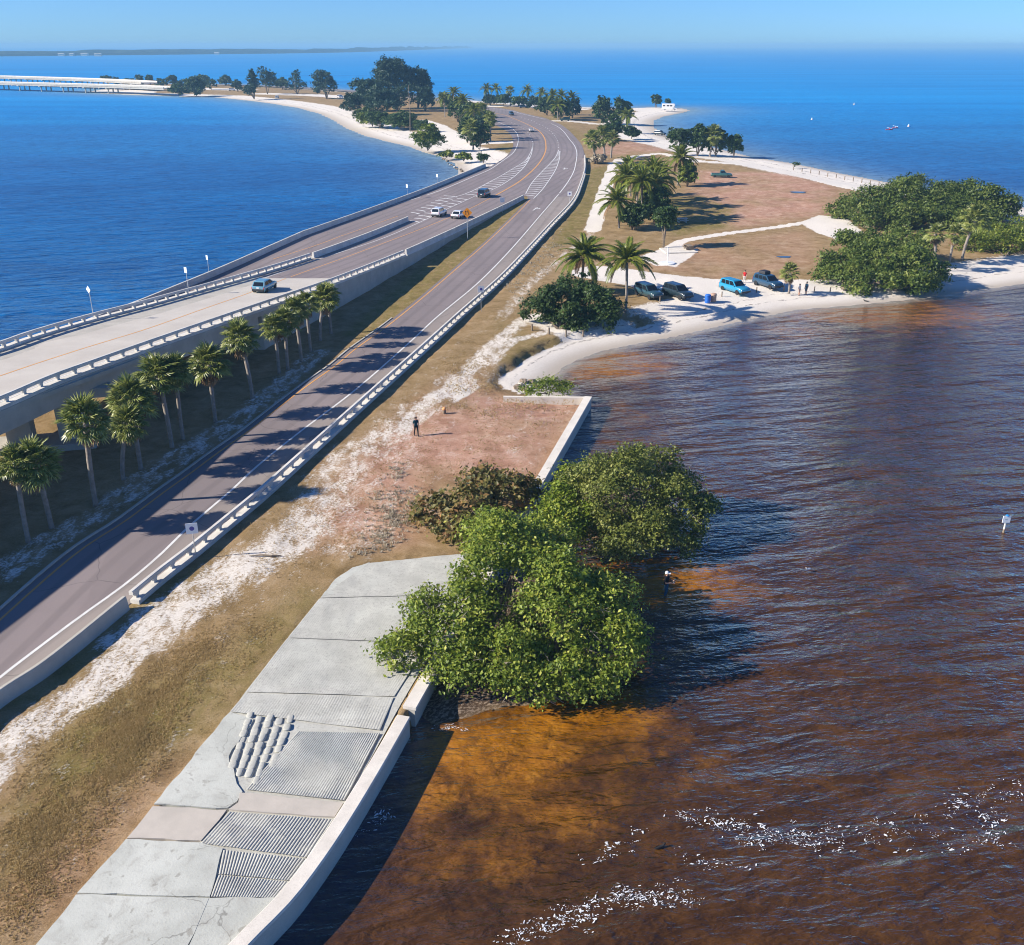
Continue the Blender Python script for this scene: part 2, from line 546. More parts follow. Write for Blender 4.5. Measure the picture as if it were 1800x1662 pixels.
# ------------------------------------------------------------------ the ground sheet
gp, gf = geo_grid(14.0, 1500.0, 640, 520, 0.74, 14.0)
g_in = inside(gp, LAND)
g_soft = segdist(gp, SOFTP)
g_any = segdist(gp, LAND, True)
bank = 1 - ss(np.linalg.norm(gp - np.array(P(965, 615, 0).xy), axis=1), 9, 24)
far_sc = np.clip(gp[:, 1] / 140.0, 1.0, 3.0)
prof = 0.42 * ss(g_soft, 0, 4.5 * far_sc) + 0.58 * ss(g_soft, 5 * far_sc, 13 * far_sc)
prof_b = 0.38 * ss(g_soft, 0, 4.0) + 0.62 * ss(g_soft + 0.9 * (vnoise(gp, 1.3, 3) - .5), 4.6, 5.6)
zl = (prof * (1 - bank) + prof_b * bank) * GZ
gz = np.where(g_in, zl, -np.minimum(2.2, 0.22 * g_any) - 0.02)
for ex in EXTRA:
    e_in = inside(gp, ex); ed = segdist(gp, ex, True)
    gz = np.where(~g_in, np.maximum(gz, np.where(e_in, np.minimum(0.28, ed * 0.16) + 0.10 * (vnoise(gp, 0.7, 5) - .4), -0.3 * ed)), gz)
# small undulation away from the paved surfaces
pav = np.full(len(gp), 1e9)
lowx_l, lowx_r = xof(LOW_L), xof(BARR)
on_low = (gp[:, 0] > lowx_l(gp[:, 1]) - 2.5) & (gp[:, 0] < lowx_r(gp[:, 1]) + 1.5) & (gp[:, 1] < 330)
farm = (gp[:, 1] > 215)
fx_l, fx_r = xof(np.vstack([OUTER, FAR_L])), xof(np.vstack([cut(BARR, 215, 400), FAR_R]))
on_far = farm & (gp[:, 0] > fx_l(gp[:, 1]) - 4) & (gp[:, 0] < fx_r(gp[:, 1]) + 4)
und = 0.16 * (vnoise(gp, 6.0, 1) - .5) + 0.10 * (vnoise(gp, 2.1, 2) - .5) + 0.05 * (vnoise(gp, 0.8, 4) - .5)
calm = on_low | on_far
RAMP_L = [(-40, 1790), (60, 1662), (140, 1568), (225, 1470), (330, 1340), (430, 1215), (500, 1125), (560, 1050), (590, 1018), (620, 998), (650, 989), (700, 981), (800, 972)]
RAMP_POLY = pxpoly([(-40, 1790)] + RAMP_L[1:] + [(870, 968), (719, 1243), (605, 1435), (500, 1580), (370, 1715)])
ramp_in = inside(gp, RAMP_POLY); ramp_d = segdist(gp, RAMP_POLY, True)
gz = gz + np.where(g_in & ~calm & ~ramp_in, und * ss(g_soft, 2, 8) , 0)
gz = np.where(calm & g_in, np.minimum(gz, GZ - 0.0), gz)
gz = np.where(ramp_in & (ramp_d > 0.5), gz - 0.35, gz)

def und_at(q):
    return 0.16 * (vnoise(q, 6.0, 1) - .5) + 0.10 * (vnoise(q, 2.1, 2) - .5) + 0.05 * (vnoise(q, 0.8, 4) - .5)


def ground_z(x, y):
    i = int(np.argmin((gp[:, 0] - x) ** 2 + (gp[:, 1] - y) ** 2)); return float(gz[i])


# what grows or lies where
sand = soft_paths(gp, [
    (pxpoly([(-60, 1400), (0, 1325), (90, 1255), (170, 1205), (250, 1120)]), 0.6, 3.0, .64),
    (pxpoly([(250, 1120), (330, 1060), (420, 1000), (500, 955), (540, 925)]), 1.0, 4.4, .64),
    (pxpoly([(540, 930), (590, 850), (620, 800), (680, 770), (740, 720)]), 1.0, 5.5, .55),
    (pxpoly([(700, 760), (760, 700), (800, 675), (850, 625), (905, 575), (925, 560)]), 0.4, 2.4, .66),
    (pxpoly([(860, 640), (900, 600), (960, 585)]), 0.4, 1.6, .62),
    (pxpoly([(640, 880), (660, 940), (600, 960)]), 0.8, 4.0, .46),
    (pxpoly([(880, 560), (930, 500), (985, 455), (1040, 410)]), 0.4, 2.2, .52),
    (pxpoly([(0, 1010), (80, 955), (180, 900), (290, 820), (400, 750), (480, 690), (560, 620)]), 0.8, 3.0, .50),
    (pxpoly([(1042, 405), (1052, 370), (1066, 325), (1080, 290), (1090, 280)]), 1.3, 1.9, 1.0),
    (pxpoly([(1078, 288), (1120, 275), (1160, 270), (1230, 283)]), 1.6, 2.4, 1.0),
    (pxpoly([(1225, 284), (1300, 288), (1370, 298), (1420, 310), (1480, 326), (1530, 336)]), 2.4, 3.3, 1.0),
    (pxpoly([(1225, 277), (1300, 280), (1350, 282)]), 1.2, 1.8, .9),
    (pxpoly([(1170, 440), (1200, 424), (1260, 413), (1330, 404), (1400, 394), (1450, 388)]), 0.9, 1.4, 1.0),
    (pxpoly([(1060, 480), (1110, 488), (1180, 497), (1250, 503), (1330, 505), (1420, 505), (1520, 508)]), 4.2, 5.6, 1.0),
    (pxpoly([(1130, 192), (1175, 195), (1205, 195)]), 7, 12, 1.0),
    (pxpoly([(1120, 200), (1140, 225), (1180, 240)]), 5, 9, 1.0),
    (pxpoly([(440, 180), (500, 186), (560, 200), (600, 222), (650, 240), (720, 255)]), 4, 8, 1.0),
    (pxpoly([(760, 225), (790, 240), (800, 258)]), 5, 9, .9),
    (pxpoly([(740, 212), (770, 222), (800, 250), (840, 252), (900, 250)]), 3, 5, .95),
    (pxpoly([(860, 187), (900, 186), (960, 188), (1010, 192)]), 7, 10, .9),
    (pxpoly([(960, 213), (1000, 213), (1050, 217), (1090, 215)]), 3.0, 4.5, .9),
    (pxpoly([(150, 161), (200, 160), (230, 162)]), 14, 22, 1.0),
    (pxpoly([(260, 155), (330, 156), (420, 158)]), 10, 20, .9),
    (pxpoly([(470, 165), (560, 168), (620, 172)]), 8, 16, .8),
    (pxpoly([(1400, 296), (1480, 312), (1560, 325)]), 3.5, 6, .9),
    (pxpoly([(1780, 360), (1850, 385)]), 5, 8, 1.0),
    (pxpoly([(955, 560), (1010, 585), (1080, 570)]), 1.5, 4.5, .8),
])
sand = np.maximum(sand, soft_areas(gp, [
    (pxpoly([(1405, 392), (1440, 378), (1490, 384), (1520, 410), (1480, 425), (1440, 412)]), 0.8, 1.0),
    (pxpoly([(1640, 470), (1720, 455), (1900, 440), (2000, 470), (1800, 515), (1640, 530), (1480, 545), (1400, 530), (1500, 505)]), 3.0, 1.0),
    (pxpoly([(1120, 452), (1190, 428), (1230, 440), (1190, 470), (1150, 468)]), .6, .95),
]))
fb = np.minimum(far_sc, 1.9)
beach = (1 - ss(g_soft, 9 * fb, 14 * fb)) * g_in
beach_near = (1 - bank) * beach + bank * (1 - ss(g_soft, 4.0, 5.0)) * g_in
wet = (1 - ss(g_soft, 0.3, 3.2 * far_sc)) * g_in
sand = np.maximum(sand, beach_near * np.where(gp[:, 0] < lowx_r(gp[:, 1]), np.where(gp[:, 1] > 225, 1.0, 0.2), 1.0))
verge_w = soft_areas(gp, [(pxpoly([(-60, 1330), (235, 1080), (345, 990), (640, 735), (890, 520), (930, 560), (880, 690), (1025, 700), (940, 845), (720, 960), (540, 1060), (320, 1335), (40, 1665), (-60, 1665)]), 1.0, .34)])
sand = np.maximum(sand, soft_areas(gp, [(pxpoly([(520, 900), (640, 760), (900, 560), (900, 680), (760, 820), (720, 930), (600, 985)]), 2.5, .43)]))
sand = np.maximum(sand, verge_w)
sand = np.where(inside(gp, pxpoly([(860, 668), (905, 678), (950, 690), (1040, 692), (945, 850), (760, 850), (720, 760)])), np.minimum(sand, .36), sand)
green = soft_areas(gp, [
    (pxpoly([(600, 590), (700, 500), (820, 410), (920, 345), (935, 350), (860, 425), (740, 528), (640, 600)]), 0.8, .75),
    (pxpoly([(1030, 300), (1075, 290), (1050, 370), (1000, 430), (960, 440), (1010, 360)]), 1.5, .85),
    (pxpoly([(1160, 350), (1230, 345), (1290, 365), (1280, 400), (1190, 415), (1150, 390)]), 2.0, .9),
    (pxpoly([(430, 1215), (560, 1050), (530, 1040), (400, 1150), (150, 1240), (80, 1330), (0, 1420), (0, 1560), (250, 1360)]), 2.0, .85),
    (pxpoly([(0, 1250), (200, 1090), (330, 1000), (360, 1010), (240, 1110), (60, 1230)]), 1.0, .6),
    (pxpoly([(620, 210), (740, 220), (700, 200), (640, 190)]), 4.0, .8),
    (pxpoly([(880, 255), (905, 240), (900, 270), (880, 290), (850, 290)]), 2.0, .6),
    (pxpoly([(930, 205), (1000, 208), (980, 214), (1040, 240), (1020, 250)]), 4.0, .5),
    (pxpoly([(880, 560), (940, 590), (1040, 590), (900, 640), (860, 680)]), 2.0, .5),
])
pink = soft_areas(gp, [
    (pxpoly([(880, 690), (1034, 694), (945, 850), (760, 840), (640, 840), (560, 960), (600, 820), (800, 660), (870, 640)]), 3.0, 1.0),
    (pxpoly([(600, 850), (720, 770), (760, 860), (720, 950), (600, 960), (560, 920)]), 3.0, 1.0),
    (pxpoly([(1230, 300), (1400, 305), (1480, 335), (1440, 380), (1300, 400), (1200, 380)]), 4.0, .95),
    (pxpoly([(1200, 430), (1420, 405), (1440, 470), (1250, 490), (1120, 470)]), 3.0, .45),
    (pxpoly([(1040, 245), (1150, 250), (1180, 265), (1050, 275)]), 4.0, .8),
    (pxpoly([(0, 1390), (300, 1340), (100, 1600), (0, 1600)]), 3.0, .55),
])
mud = np.zeros(len(gp))
for ex in EXTRA:
    mud = np.maximum(mud, ss(np.where(inside(gp, ex), 1, -1) * segdist(gp, ex, True), -0.6, 0.4))
mud *= ~g_in

m = NT('ground_mix'); co = m.coord()
n_big = m.noise(co, 0.09, 6, 0.6)
n_mid = m.noise(co, 0.55, 6, 0.68, 0.6)
n_st = m.noise(m.mapped(co, (1.0, 0.45, 1.0), (0, 0, R(-25))), 1.1, 5, 0.7, 0.4)
n_fine = m.noise(m.mapped(m.mapped(co, (1, 1, 1), (0, 0, R(-35))), (0.7, 1.25, 1)), 6.5, 5, 0.72)
n_vf = m.noise(m.mapped(m.mapped(co, (1, 1, 1), (0, 0, R(-35))), (0.6, 1.4, 1)), 19.0, 3, 0.78)
dry = m.ramp(n_mid, [(0.25, (0.180, 0.115, 0.046)), (0.45, (0.310, 0.210, 0.095)), (0.62, (0.41, 0.285, 0.15)), (0.8, (0.52, 0.40, 0.25))])
olive = m.ramp(n_mid, [(0.25, (0.110, 0.100, 0.016)), (0.5, (0.200, 0.168, 0.038)), (0.75, (0.29, 0.23, 0.085))])
rosy = m.ramp(n_mid, [(0.25, (0.32, 0.150, 0.090)), (0.5, (0.52, 0.295, 0.205)), (0.72, (0.68, 0.47, 0.36))])
c = m.mix(m.math('MULTIPLY', m.attr('pink'), m.step(n_big, 0.2, 0.6)), dry, rosy)
gfac = m.math('MULTIPLY', m.attr('green'), m.step(m.math('ADD', n_st, m.math('MULTIPLY', n_fine, 0.3)), 0.35, 0.75))
c = m.mix(gfac, c, olive)
# clumpy dark litter between the blades
c = m.mix(m.math('MULTIPLY', m.step(n_fine, 0.50, 0.72), 0.45), c, (0.13, 0.092, 0.042))
c = m.mix(m.math('MULTIPLY', m.step(n_vf, 0.54, 0.70), 0.55), c, (0.46, 0.37, 0.25))
c = m.mix(m.math('MULTIPLY', m.math('SUBTRACT', 1.0, m.step(n_vf, 0.36, 0.50)), 0.5), c, (0.115, 0.080, 0.034))
sandc = m.ramp(n_fine, [(0.2, (0.64, 0.57, 0.48)), (0.55, (0.79, 0.735, 0.65)), (0.9, (0.87, 0.82, 0.74))])
sx = m.math('ADD', m.attr('sand'), m.math('MULTIPLY', m.math('SUBTRACT', n_st, 0.5), 1.0))
sx = m.math('ADD', sx, m.math('MULTIPLY', m.math('SUBTRACT', n_fine, 0.5), 0.9))
sx = m.math('ADD', sx, m.math('MULTIPLY', m.math('SUBTRACT', n_vf, 0.5), 0.5))
sfac = m.step(sx, 0.43, 0.70)
sure = m.step(m.attr('sand'), 0.88, 0.99)
sfac = m.math('MAXIMUM', sfac, sure)
c = m.mix(sfac, c, sandc)
# drift lines of weed on the beaches
dl = m.attr('drift')
wv = m.math('ADD', dl, m.math('MULTIPLY', m.math('SUBTRACT', m.noise(co, 0.30, 4, 0.6), 0.5), 2.6))
d1 = m.math('SUBTRACT', 1.0, m.step(m.math('ABSOLUTE', m.math('SUBTRACT', wv, 4.2)), 0.0, 0.32))
d2 = m.math('SUBTRACT', 1.0, m.step(m.math('ABSOLUTE', m.math('SUBTRACT', wv, 6.3)), 0.0, 0.22))
dr = m.math('MULTIPLY', m.math('MAXIMUM', d1, d2), m.step(m.noise(co, 1.3, 5, 0.75), 0.46, 0.60))
c = m.mix(m.math('MULTIPLY', dr, 0.85), c, (0.07, 0.045, 0.03))
c = m.mix(m.math('MULTIPLY', m.attr('wet'), 0.75), c, (0.40, 0.335, 0.26))
c = m.mix(m.attr('mud'), c, m.mix(m.step(n_fine, 0.45, 0.62), (0.085, 0.055, 0.035), (0.34, 0.26, 0.19)))
hh = m.math('ADD', m.math('MULTIPLY', n_fine, 0.6), m.math('MULTIPLY', n_vf, 0.4))
m.bump(hh, 0.85, 0.12)
ground_mat = m.set(c, 0.95, 0.1)
drift = np.where(g_in, g_soft / np.clip(gp[:, 1] / 130.0, .8, 2.2), 99.0)
me = fast_mesh('ground', np.column_stack([gp, gz]), gf, ground_mat, True,
               dict(sand=sand, green=green, pink=pink, wet=wet, mud=mud, drift=drift))
tag(link('ground', me), kind='structure')

# ------------------------------------------------------------------ water
wp, wf = geo_grid(10.0, 30000.0, 520, 420, 0.95, 60.0)
w_in = inside(wp, LAND)
LAGOON = np.array([[p.x, p.y] for p in HARD_S] + [[P(u, v, 0).x, P(u, v, 0).y] for u, v in SOFT_E[:17]] + [[320, 150], [320, -40], [-60, -40]])
lag = np.where(inside(wp, LAGOON), 1, -1) * segdist(wp, LAGOON, True)
brown = ss(lag, -6, 3)
soft_d = segdist(wp, SOFTP)
fs = np.clip(wp[:, 1] / 140.0, .8, 4.0)
shoal = np.exp(-soft_d / (5.0 * fs))
def spots(lst):
    w = np.zeros(len(wp))
    for u, v, rx, ry, a in lst:
        c0 = P(u, v, 0)
        d = np.sqrt(((wp[:, 0] - c0.x) / rx) ** 2 + ((wp[:, 1] - c0.y) / ry) ** 2)
        w = np.maximum(w, a * np.exp(-d * d))
    return w
amber = spots([(870, 1320, 5.0, 3.6, .95), (800, 1300, 3.2, 2.2, .9), (1000, 1260, 5.0, 2.8, .85), (950, 1420, 4.6, 2.8, .55), (760, 1390, 3.0, 2.6, .6), (1130, 1330, 5, 3.5, .35), (850, 1500, 5, 2.5, .45), (1150, 1020, 5.4, 3.4, 1.25), (1215, 1010, 3.4, 3.0, .9),
               (1075, 640, 6.5, 6, 1.25), (1040, 655, 4.0, 5, .8), (1560, 552, 14, 6.5, 1.3), (1500, 556, 10, 6, .8), (1620, 575, 14, 8, .4), (1400, 580, 7, 9, .5), (1100, 740, 5, 9, .35)])
m = NT('sea_water'); co = m.coord()
def waves(sc, rot, st, det=3, dist=0.4):
    v = m.mapped(co, (1, 1, 1), (0, 0, R(-rot)))
    return m.noise(m.mapped(v, (sc * st, sc, sc)), 1.0, det, 0.6, dist)
# the swell comes in at an angle, long crests; finer ripples ride on it
w0 = waves(0.22, 15, 0.28, 2, 0.5)
w1 = waves(0.75, 11, 0.34, 3)
w2 = waves(2.3, 6, 0.40, 3)
w3 = waves(6.5, 12, 0.5, 2)
h = m.math('ADD', m.math('MULTIPLY', w1, 0.36), m.math('MULTIPLY', w2, 0.155))
h = m.math('ADD', h, m.math('MULTIPLY', w3, 0.03))
h = m.math('ADD', h, m.math('MULTIPLY', w0, 1.05))
nb = m.noise(co, 0.35, 6, 0.7)
nb2 = m.noise(co, 1.6, 5, 0.75)
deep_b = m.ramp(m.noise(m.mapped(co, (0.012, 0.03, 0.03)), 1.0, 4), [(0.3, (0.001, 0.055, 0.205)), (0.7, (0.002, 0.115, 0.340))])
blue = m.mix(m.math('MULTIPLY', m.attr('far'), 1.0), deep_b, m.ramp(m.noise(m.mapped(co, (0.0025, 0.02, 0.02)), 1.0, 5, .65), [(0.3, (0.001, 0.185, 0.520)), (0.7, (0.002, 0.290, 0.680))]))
blue = m.mix(m.math('MULTIPLY', m.attr('shoal'), 0.8), blue, (0.24, 0.33, 0.36))
bed = m.ramp(m.math('ADD', m.math('MULTIPLY', nb, 0.6), m.math('MULTIPLY', nb2, 0.4)), [(0.3, (0.026, 0.011, 0.003)), (0.5, (0.062, 0.027, 0.006)), (0.7, (0.115, 0.050, 0.010))])
amb = m.ramp(m.math('ADD', m.math('MULTIPLY', nb, 0.45), m.math('MULTIPLY', nb2, 0.55)), [(0.32, (0.120, 0.046, 0.003)), (0.5, (0.300, 0.115, 0.006)), (0.68, (0.420, 0.185, 0.018))])
weedn = m.noise(m.mapped(co, (1, 1, 1)), 0.85, 5, 0.72, 1.2)
amb = m.mix(m.math('MULTIPLY', m.step(weedn, 0.46, 0.68), 0.5), amb, (0.060, 0.026, 0.004))
af = m.math('ADD', m.attr('amber'), m.math('MULTIPLY', m.math('SUBTRACT', nb, 0.5), 0.9))
brn = m.mix(m.step(af, 0.15, 0.85), bed, amb)
brn = m.mix(m.step(m.attr('shoal'), 0.66, 1.0), brn, (0.42, 0.33, 0.23))
# wave light and shade painted into the blue: paler crests, darker troughs
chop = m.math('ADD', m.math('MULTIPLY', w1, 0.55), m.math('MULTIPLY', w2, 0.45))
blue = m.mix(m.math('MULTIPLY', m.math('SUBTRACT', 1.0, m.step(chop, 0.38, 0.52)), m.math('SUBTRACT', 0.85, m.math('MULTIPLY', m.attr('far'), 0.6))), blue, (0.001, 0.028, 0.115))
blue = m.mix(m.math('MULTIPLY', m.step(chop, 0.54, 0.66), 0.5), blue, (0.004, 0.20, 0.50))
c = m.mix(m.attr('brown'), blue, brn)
nrm = m.bump(h, 1.0, 1.2)
rough = m.math('ADD', 0.09, m.math('MULTIPLY', m.attr('rough_far'), 0.45))
fr = m.node('ShaderNodeFresnel'); fr.inputs['IOR'].default_value = 1.333; m.L(nrm, fr.inputs['Normal'])
# a rough sea never mirrors fully at a grazing look: its wave faces turn towards us
cap_b = m.math('SUBTRACT', 0.50, m.math('MULTIPLY', m.attr('rough_far'), 0.44))
f_b = m.math('MINIMUM', fr.outputs[0], cap_b)
f_l = m.math('MINIMUM', m.math('MULTIPLY', fr.outputs[0], 2.15), 0.80)
mf = m.node('ShaderNodeMix'); m.L(m.attr('brown'), mf.inputs[0]); m.L(f_b, mf.inputs[2]); m.L(f_l, mf.inputs[3])
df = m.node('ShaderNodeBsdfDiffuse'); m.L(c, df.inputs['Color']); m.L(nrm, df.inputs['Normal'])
gl = m.node('ShaderNodeBsdfGlossy'); gl.inputs['Color'].default_value = (.82, .94, 1, 1); m.L(rough, gl.inputs['Roughness']); m.L(nrm, gl.inputs['Normal'])
mx = m.node('ShaderNodeMixShader'); m.L(mf.outputs[0], mx.inputs[0]); m.L(df.outputs[0], mx.inputs[1]); m.L(gl.outputs[0], mx.inputs[2])
m.L(mx.outputs[0], m.out.inputs['Surface']); m.n.remove(m.bsdf); sea_mat = m.mat
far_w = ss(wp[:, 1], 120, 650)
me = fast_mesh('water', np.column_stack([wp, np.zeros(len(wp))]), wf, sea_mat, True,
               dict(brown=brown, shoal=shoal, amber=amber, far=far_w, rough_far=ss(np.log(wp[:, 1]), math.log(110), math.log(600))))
tag(link('water', me), kind='structure')
# ------------------------------------------------------------------ roads
def sheet(name, xl, xr, y0, y1, zfn, mat, n=None, dz=0.0, cols=13, parent=None, skirt=0.0):
    n = n or int((y1 - y0) / 1.5) + 2
    ys = np.linspace(y0, y1, n); mb = MB()
    rows = []
    for y in ys:
        a, b = float(xl(y)), float(xr(y)); z = float(zfn(y)) + dz
        r = [(a + (b - a) * t, y, z) for t in np.linspace(0, 1, cols)]
        if skirt: r = [(r[0][0], y, z - skirt)] + r + [(r[-1][0], y, z - skirt)]
        rows.append(r)
    mb.quadstrip(rows)
    o = mb.build(name, mat, parent); lat = []
    for r in rows: lat += [p[0] - r[0][0] for p in r]
    at = o.data.attributes.new('lat', 'FLOAT', 'POINT'); at.data.foreach_set('value', lat)
    return o


zlow = lambda y: np.asarray(y, float) * 0 + GZ + 0.03
x_low_l = xof(offset(LOW_L, -0.55)); x_low_w = xof(LOW_W); x_barr = xof(offset(BARR, -0.12))
x_dl, x_dr = xof(DECK_L), xof(DECK_R)
ML = np.vstack([DECK_L, spline([PD(u, v, 0) for u, v in [(735, 378), (807, 346), (812, 343)]], 1.0)])
x_ml = xof(ML)
x_out = xof(offset(OUTER, 0.1))
Y_JOINT, Y_JOIN = 127.0, 223.0

low_road = sheet('road', x_low_l, x_barr, 15, 228, zlow, M['asphalt'], skirt=0.2)
tag(low_road, kind='structure')
sheet('shoulder', lambda y: x_low_w(y) + 0.12, lambda y: x_barr(y) - 0.02, 15, 222, zlow, M['shoulder'], dz=0.004, cols=3, parent=low_road)
main_road = sheet('road', lambda y: x_ml(y) + 0.02, x_dr, Y_JOINT, Y_JOIN, zdeck, M['asphalt'])
tag(main_road, kind='structure')
sheet('shoulder', x_ml, lambda y: x_ml(y) + 2.1 - 0.013 * (y - 127), Y_JOINT, 182, zdeck, M['shoulder'], dz=0.004, cols=3, parent=main_road)
left_ramp = sheet('road', x_out, lambda y: x_ml(y) - 0.0, 20, Y_JOIN, zramp, M['asphalt'])
tag(left_ramp, kind='structure')
xl2 = xof(np.vstack([cut(offset(OUTER, 0.1), Y_JOIN - 3, 500), FAR_L])); xr2 = xof(np.vstack([cut(offset(BARR, -0.12), Y_JOIN - 3, 500), FAR_R]))
far_road = sheet('road', xl2, xr2, Y_JOIN - 0.5, 565, lambda y: GZ + 0.036 + 0 * y, M['asphalt'], cols=33, n=260, skirt=0.1)
tag(far_road, kind='structure')
# the road goes on behind the trees to the far bridge
mb = MB()
cc = spline([(P(845, 191).x, P(845, 191).y), (P(790, 178).x, P(790, 178).y), (P(640, 162).x, P(640, 162).y), (P(420, 150).x, P(420, 150).y), (P(230, 147).x, P(230, 147).y)], 6)
ribbon(mb, cc, 13, GZ + 0.02)
tag(mb.build('road', M['shoulder']), kind='structure')


def line(parent, c, w, zfn, mat, name='edge_line', dz=0.008):
    mb = MB(); ribbon(mb, c, w, zfn, dz); return mb.build(name, mat, parent)


def dashes(parent, c, w, zfn, mat, dash, gap, name='lane_dash'):
    s = np.concatenate([[0], np.cumsum(np.linalg.norm(np.diff(c, axis=0), axis=1))])
    t = 0.0
    while t < s[-1] - dash:
        q = np.linspace(t, t + dash, 4)
        cc = np.stack([np.interp(q, s, c[:, 0]), np.interp(q, s, c[:, 1])], 1)
        line(parent, cc, w, zfn, mat, name); t += dash + gap


zfar = lambda y: np.where(np.asarray(y) > Y_JOIN - .5, GZ + 0.036, zdeck(y))
line(low_road, cut(LOW_L, 18, 221), 0.16, zlow, M['yellow_paint'], 'yellow_line')
line(low_road, cut(LOW_W, 18, 226), 0.20, zlow, M['white_paint'])
line(far_road, LOW_W[np.argmax(LOW_W[:, 1] > 226):], 0.24, zfar, M['white_paint'])
line(main_road, cut(YEL, Y_JOINT + 1, 222), 0.17, zdeck, M['yellow_paint'], 'yellow_line')
line(far_road, cut(YEL, 223, 540), 0.36, zfar, M['yellow_paint'], 'yellow_line')
line(far_road, cut(LWHITE, 224, 540), 0.24, zfar, M['white_paint'])
line(left_ramp, cut(LWHITE, 190, 222), 0.2, zramp, M['white_paint'])
line(far_road, RWHITE, 0.3, zfar, M['white_paint'])
line(left_ramp, spline([PD(u, v, 0, zramp) for u, v in [(480, 456), (577, 424), (666, 392), (700, 380)]], 1.5), 0.15, zramp, M['yellow_paint'], 'yellow_line')
line(main_road, spline([PD(u, v, 0) for u, v in [(430, 500), (503, 476), (553, 458), (660, 424), (736, 392), (790, 366), (835, 345)]], 1.5), 0.15, zdeck, M['white_paint'])
line(main_road, cut(offset(DECK_R, -0.9), 130, 221), 0.15, zdeck, M['white_paint'])
dashes(far_road, spline([P(u, v) for u, v in [(982, 260), (981, 252), (978, 243), (974, 238), (967, 230.5), (957, 223), (945.5, 218), (935.5, 213), (915, 206), (890, 199)]], 1.0), 0.25, zfar, M['white_paint'], 2.2, 5.5)
dashes(far_road, spline([P(u, v) for u, v in [(936, 250), (933, 241), (926, 232), (914, 223), (896, 214)]], 1.0), 0.2, zfar, M['white_paint'], 2.2, 7.0)


def gore(parent, Lp, Rp, zf, y0, y1, step, slant):
    L = spline(Lp, 1.0); Rr = spline(Rp, 1.0)
    line(parent, L, 0.2, zf, M['white_paint'], 'gore_line'); line(parent, Rr, 0.2, zf, M['white_paint'], 'gore_line')
    xl, xr = xof(L), xof(Rr); y = y0; i = 0
    while y < y1:
        a = np.array([xl(y), y]); b = np.array([xr(y - slant), y - slant])
        if b[0] - a[0] > 0.4:
            mid = (a + b) / 2 + np.array([0, 0.5])
            line(parent, spline([a + [.1, 0], mid, b - [.1, 0]], 0.6), 0.5, zf, M['white_paint'], 'gore_stripe', 0.007)
        y += step


gore(far_road, [P(u, v) for u, v in [(770, 352), (807, 345), (867, 317), (905, 295), (922, 284), (933, 268), (937, 253)]],
     [P(u, v) for u, v in [(836, 347), (850, 341), (885, 324), (917, 299), (933, 274), (937, 254)]], zfar, 226, 330, 3.6, 2.5)
mls = offset(cut(ML, 186, 222), 0.15)
xg = xof(spline([PD(u, v, 0) for u, v in [(625, 435), (660, 424), (736, 392), (790, 366), (840, 343)]], 1))
for y in np.arange(176, 222, 3.6):
    a = np.array([float(x_ml(y)) + (0.3 if y > 186 else 2.0), y]); b = np.array([float(xg(y - 2.2)), y - 2.2])
    if b[0] - a[0] > 0.5:
        line(main_road, spline([a, (a + b) / 2 + [0, .4], b], .6), 0.45, zdeck, M['white_paint'], 'gore_stripe', 0.007)
for y in np.arange(196, 222, 3.6):
    b = np.array([float(x_ml(y)) - 0.15, y]); w = 1.5 + (y - 190) * 0.055
    line(left_ramp, spline([b + [-w, 2.2], b + [-w / 2, 1.5], b], .6), 0.45, zramp, M['white_paint'], 'gore_stripe', 0.007)
gore(far_road, [P(u, v) for u, v in [(924, 341), (935, 322), (953, 302), (967, 288), (977, 276), (982, 264)]],
     [P(u, v) for u, v in [(938, 350), (953, 334), (966, 316), (977, 298), (983, 281), (984.5, 266)]], zfar, 224, 326, 3.4, 1.5)


def turn_arrow(parent, u, v, rot):
    p = P(u, v); mb = MB(); s = 2.6
    st = [(-.06, -.5), (.06, -.5), (.06, .2), (-.06, .2)]
    hd = [(-.20, .18), (.20, .18), (0, .5)]
    cv = [(.0, -.05), (.0, -.17), (.2, .0), (.2, .12)]
    h2 = [(.14, .1), (.42, -.02), (.3, .26)]
    for pl in (st, hd, cv, h2):
        q = [(x * s * math.cos(rot) - y * s * 1.6 * math.sin(rot), x * s * math.sin(rot) + y * s * 1.6 * math.cos(rot), 0) for x, y in pl]
        mb.poly([(p.x + a, p.y + b, GZ + 0.05) for a, b, _ in q])
    return mb.build('lane_arrow', M['white_paint'], parent)


turn_arrow(low_road, 941, 368, R(-14)); turn_arrow(far_road, 992, 297, R(-6))

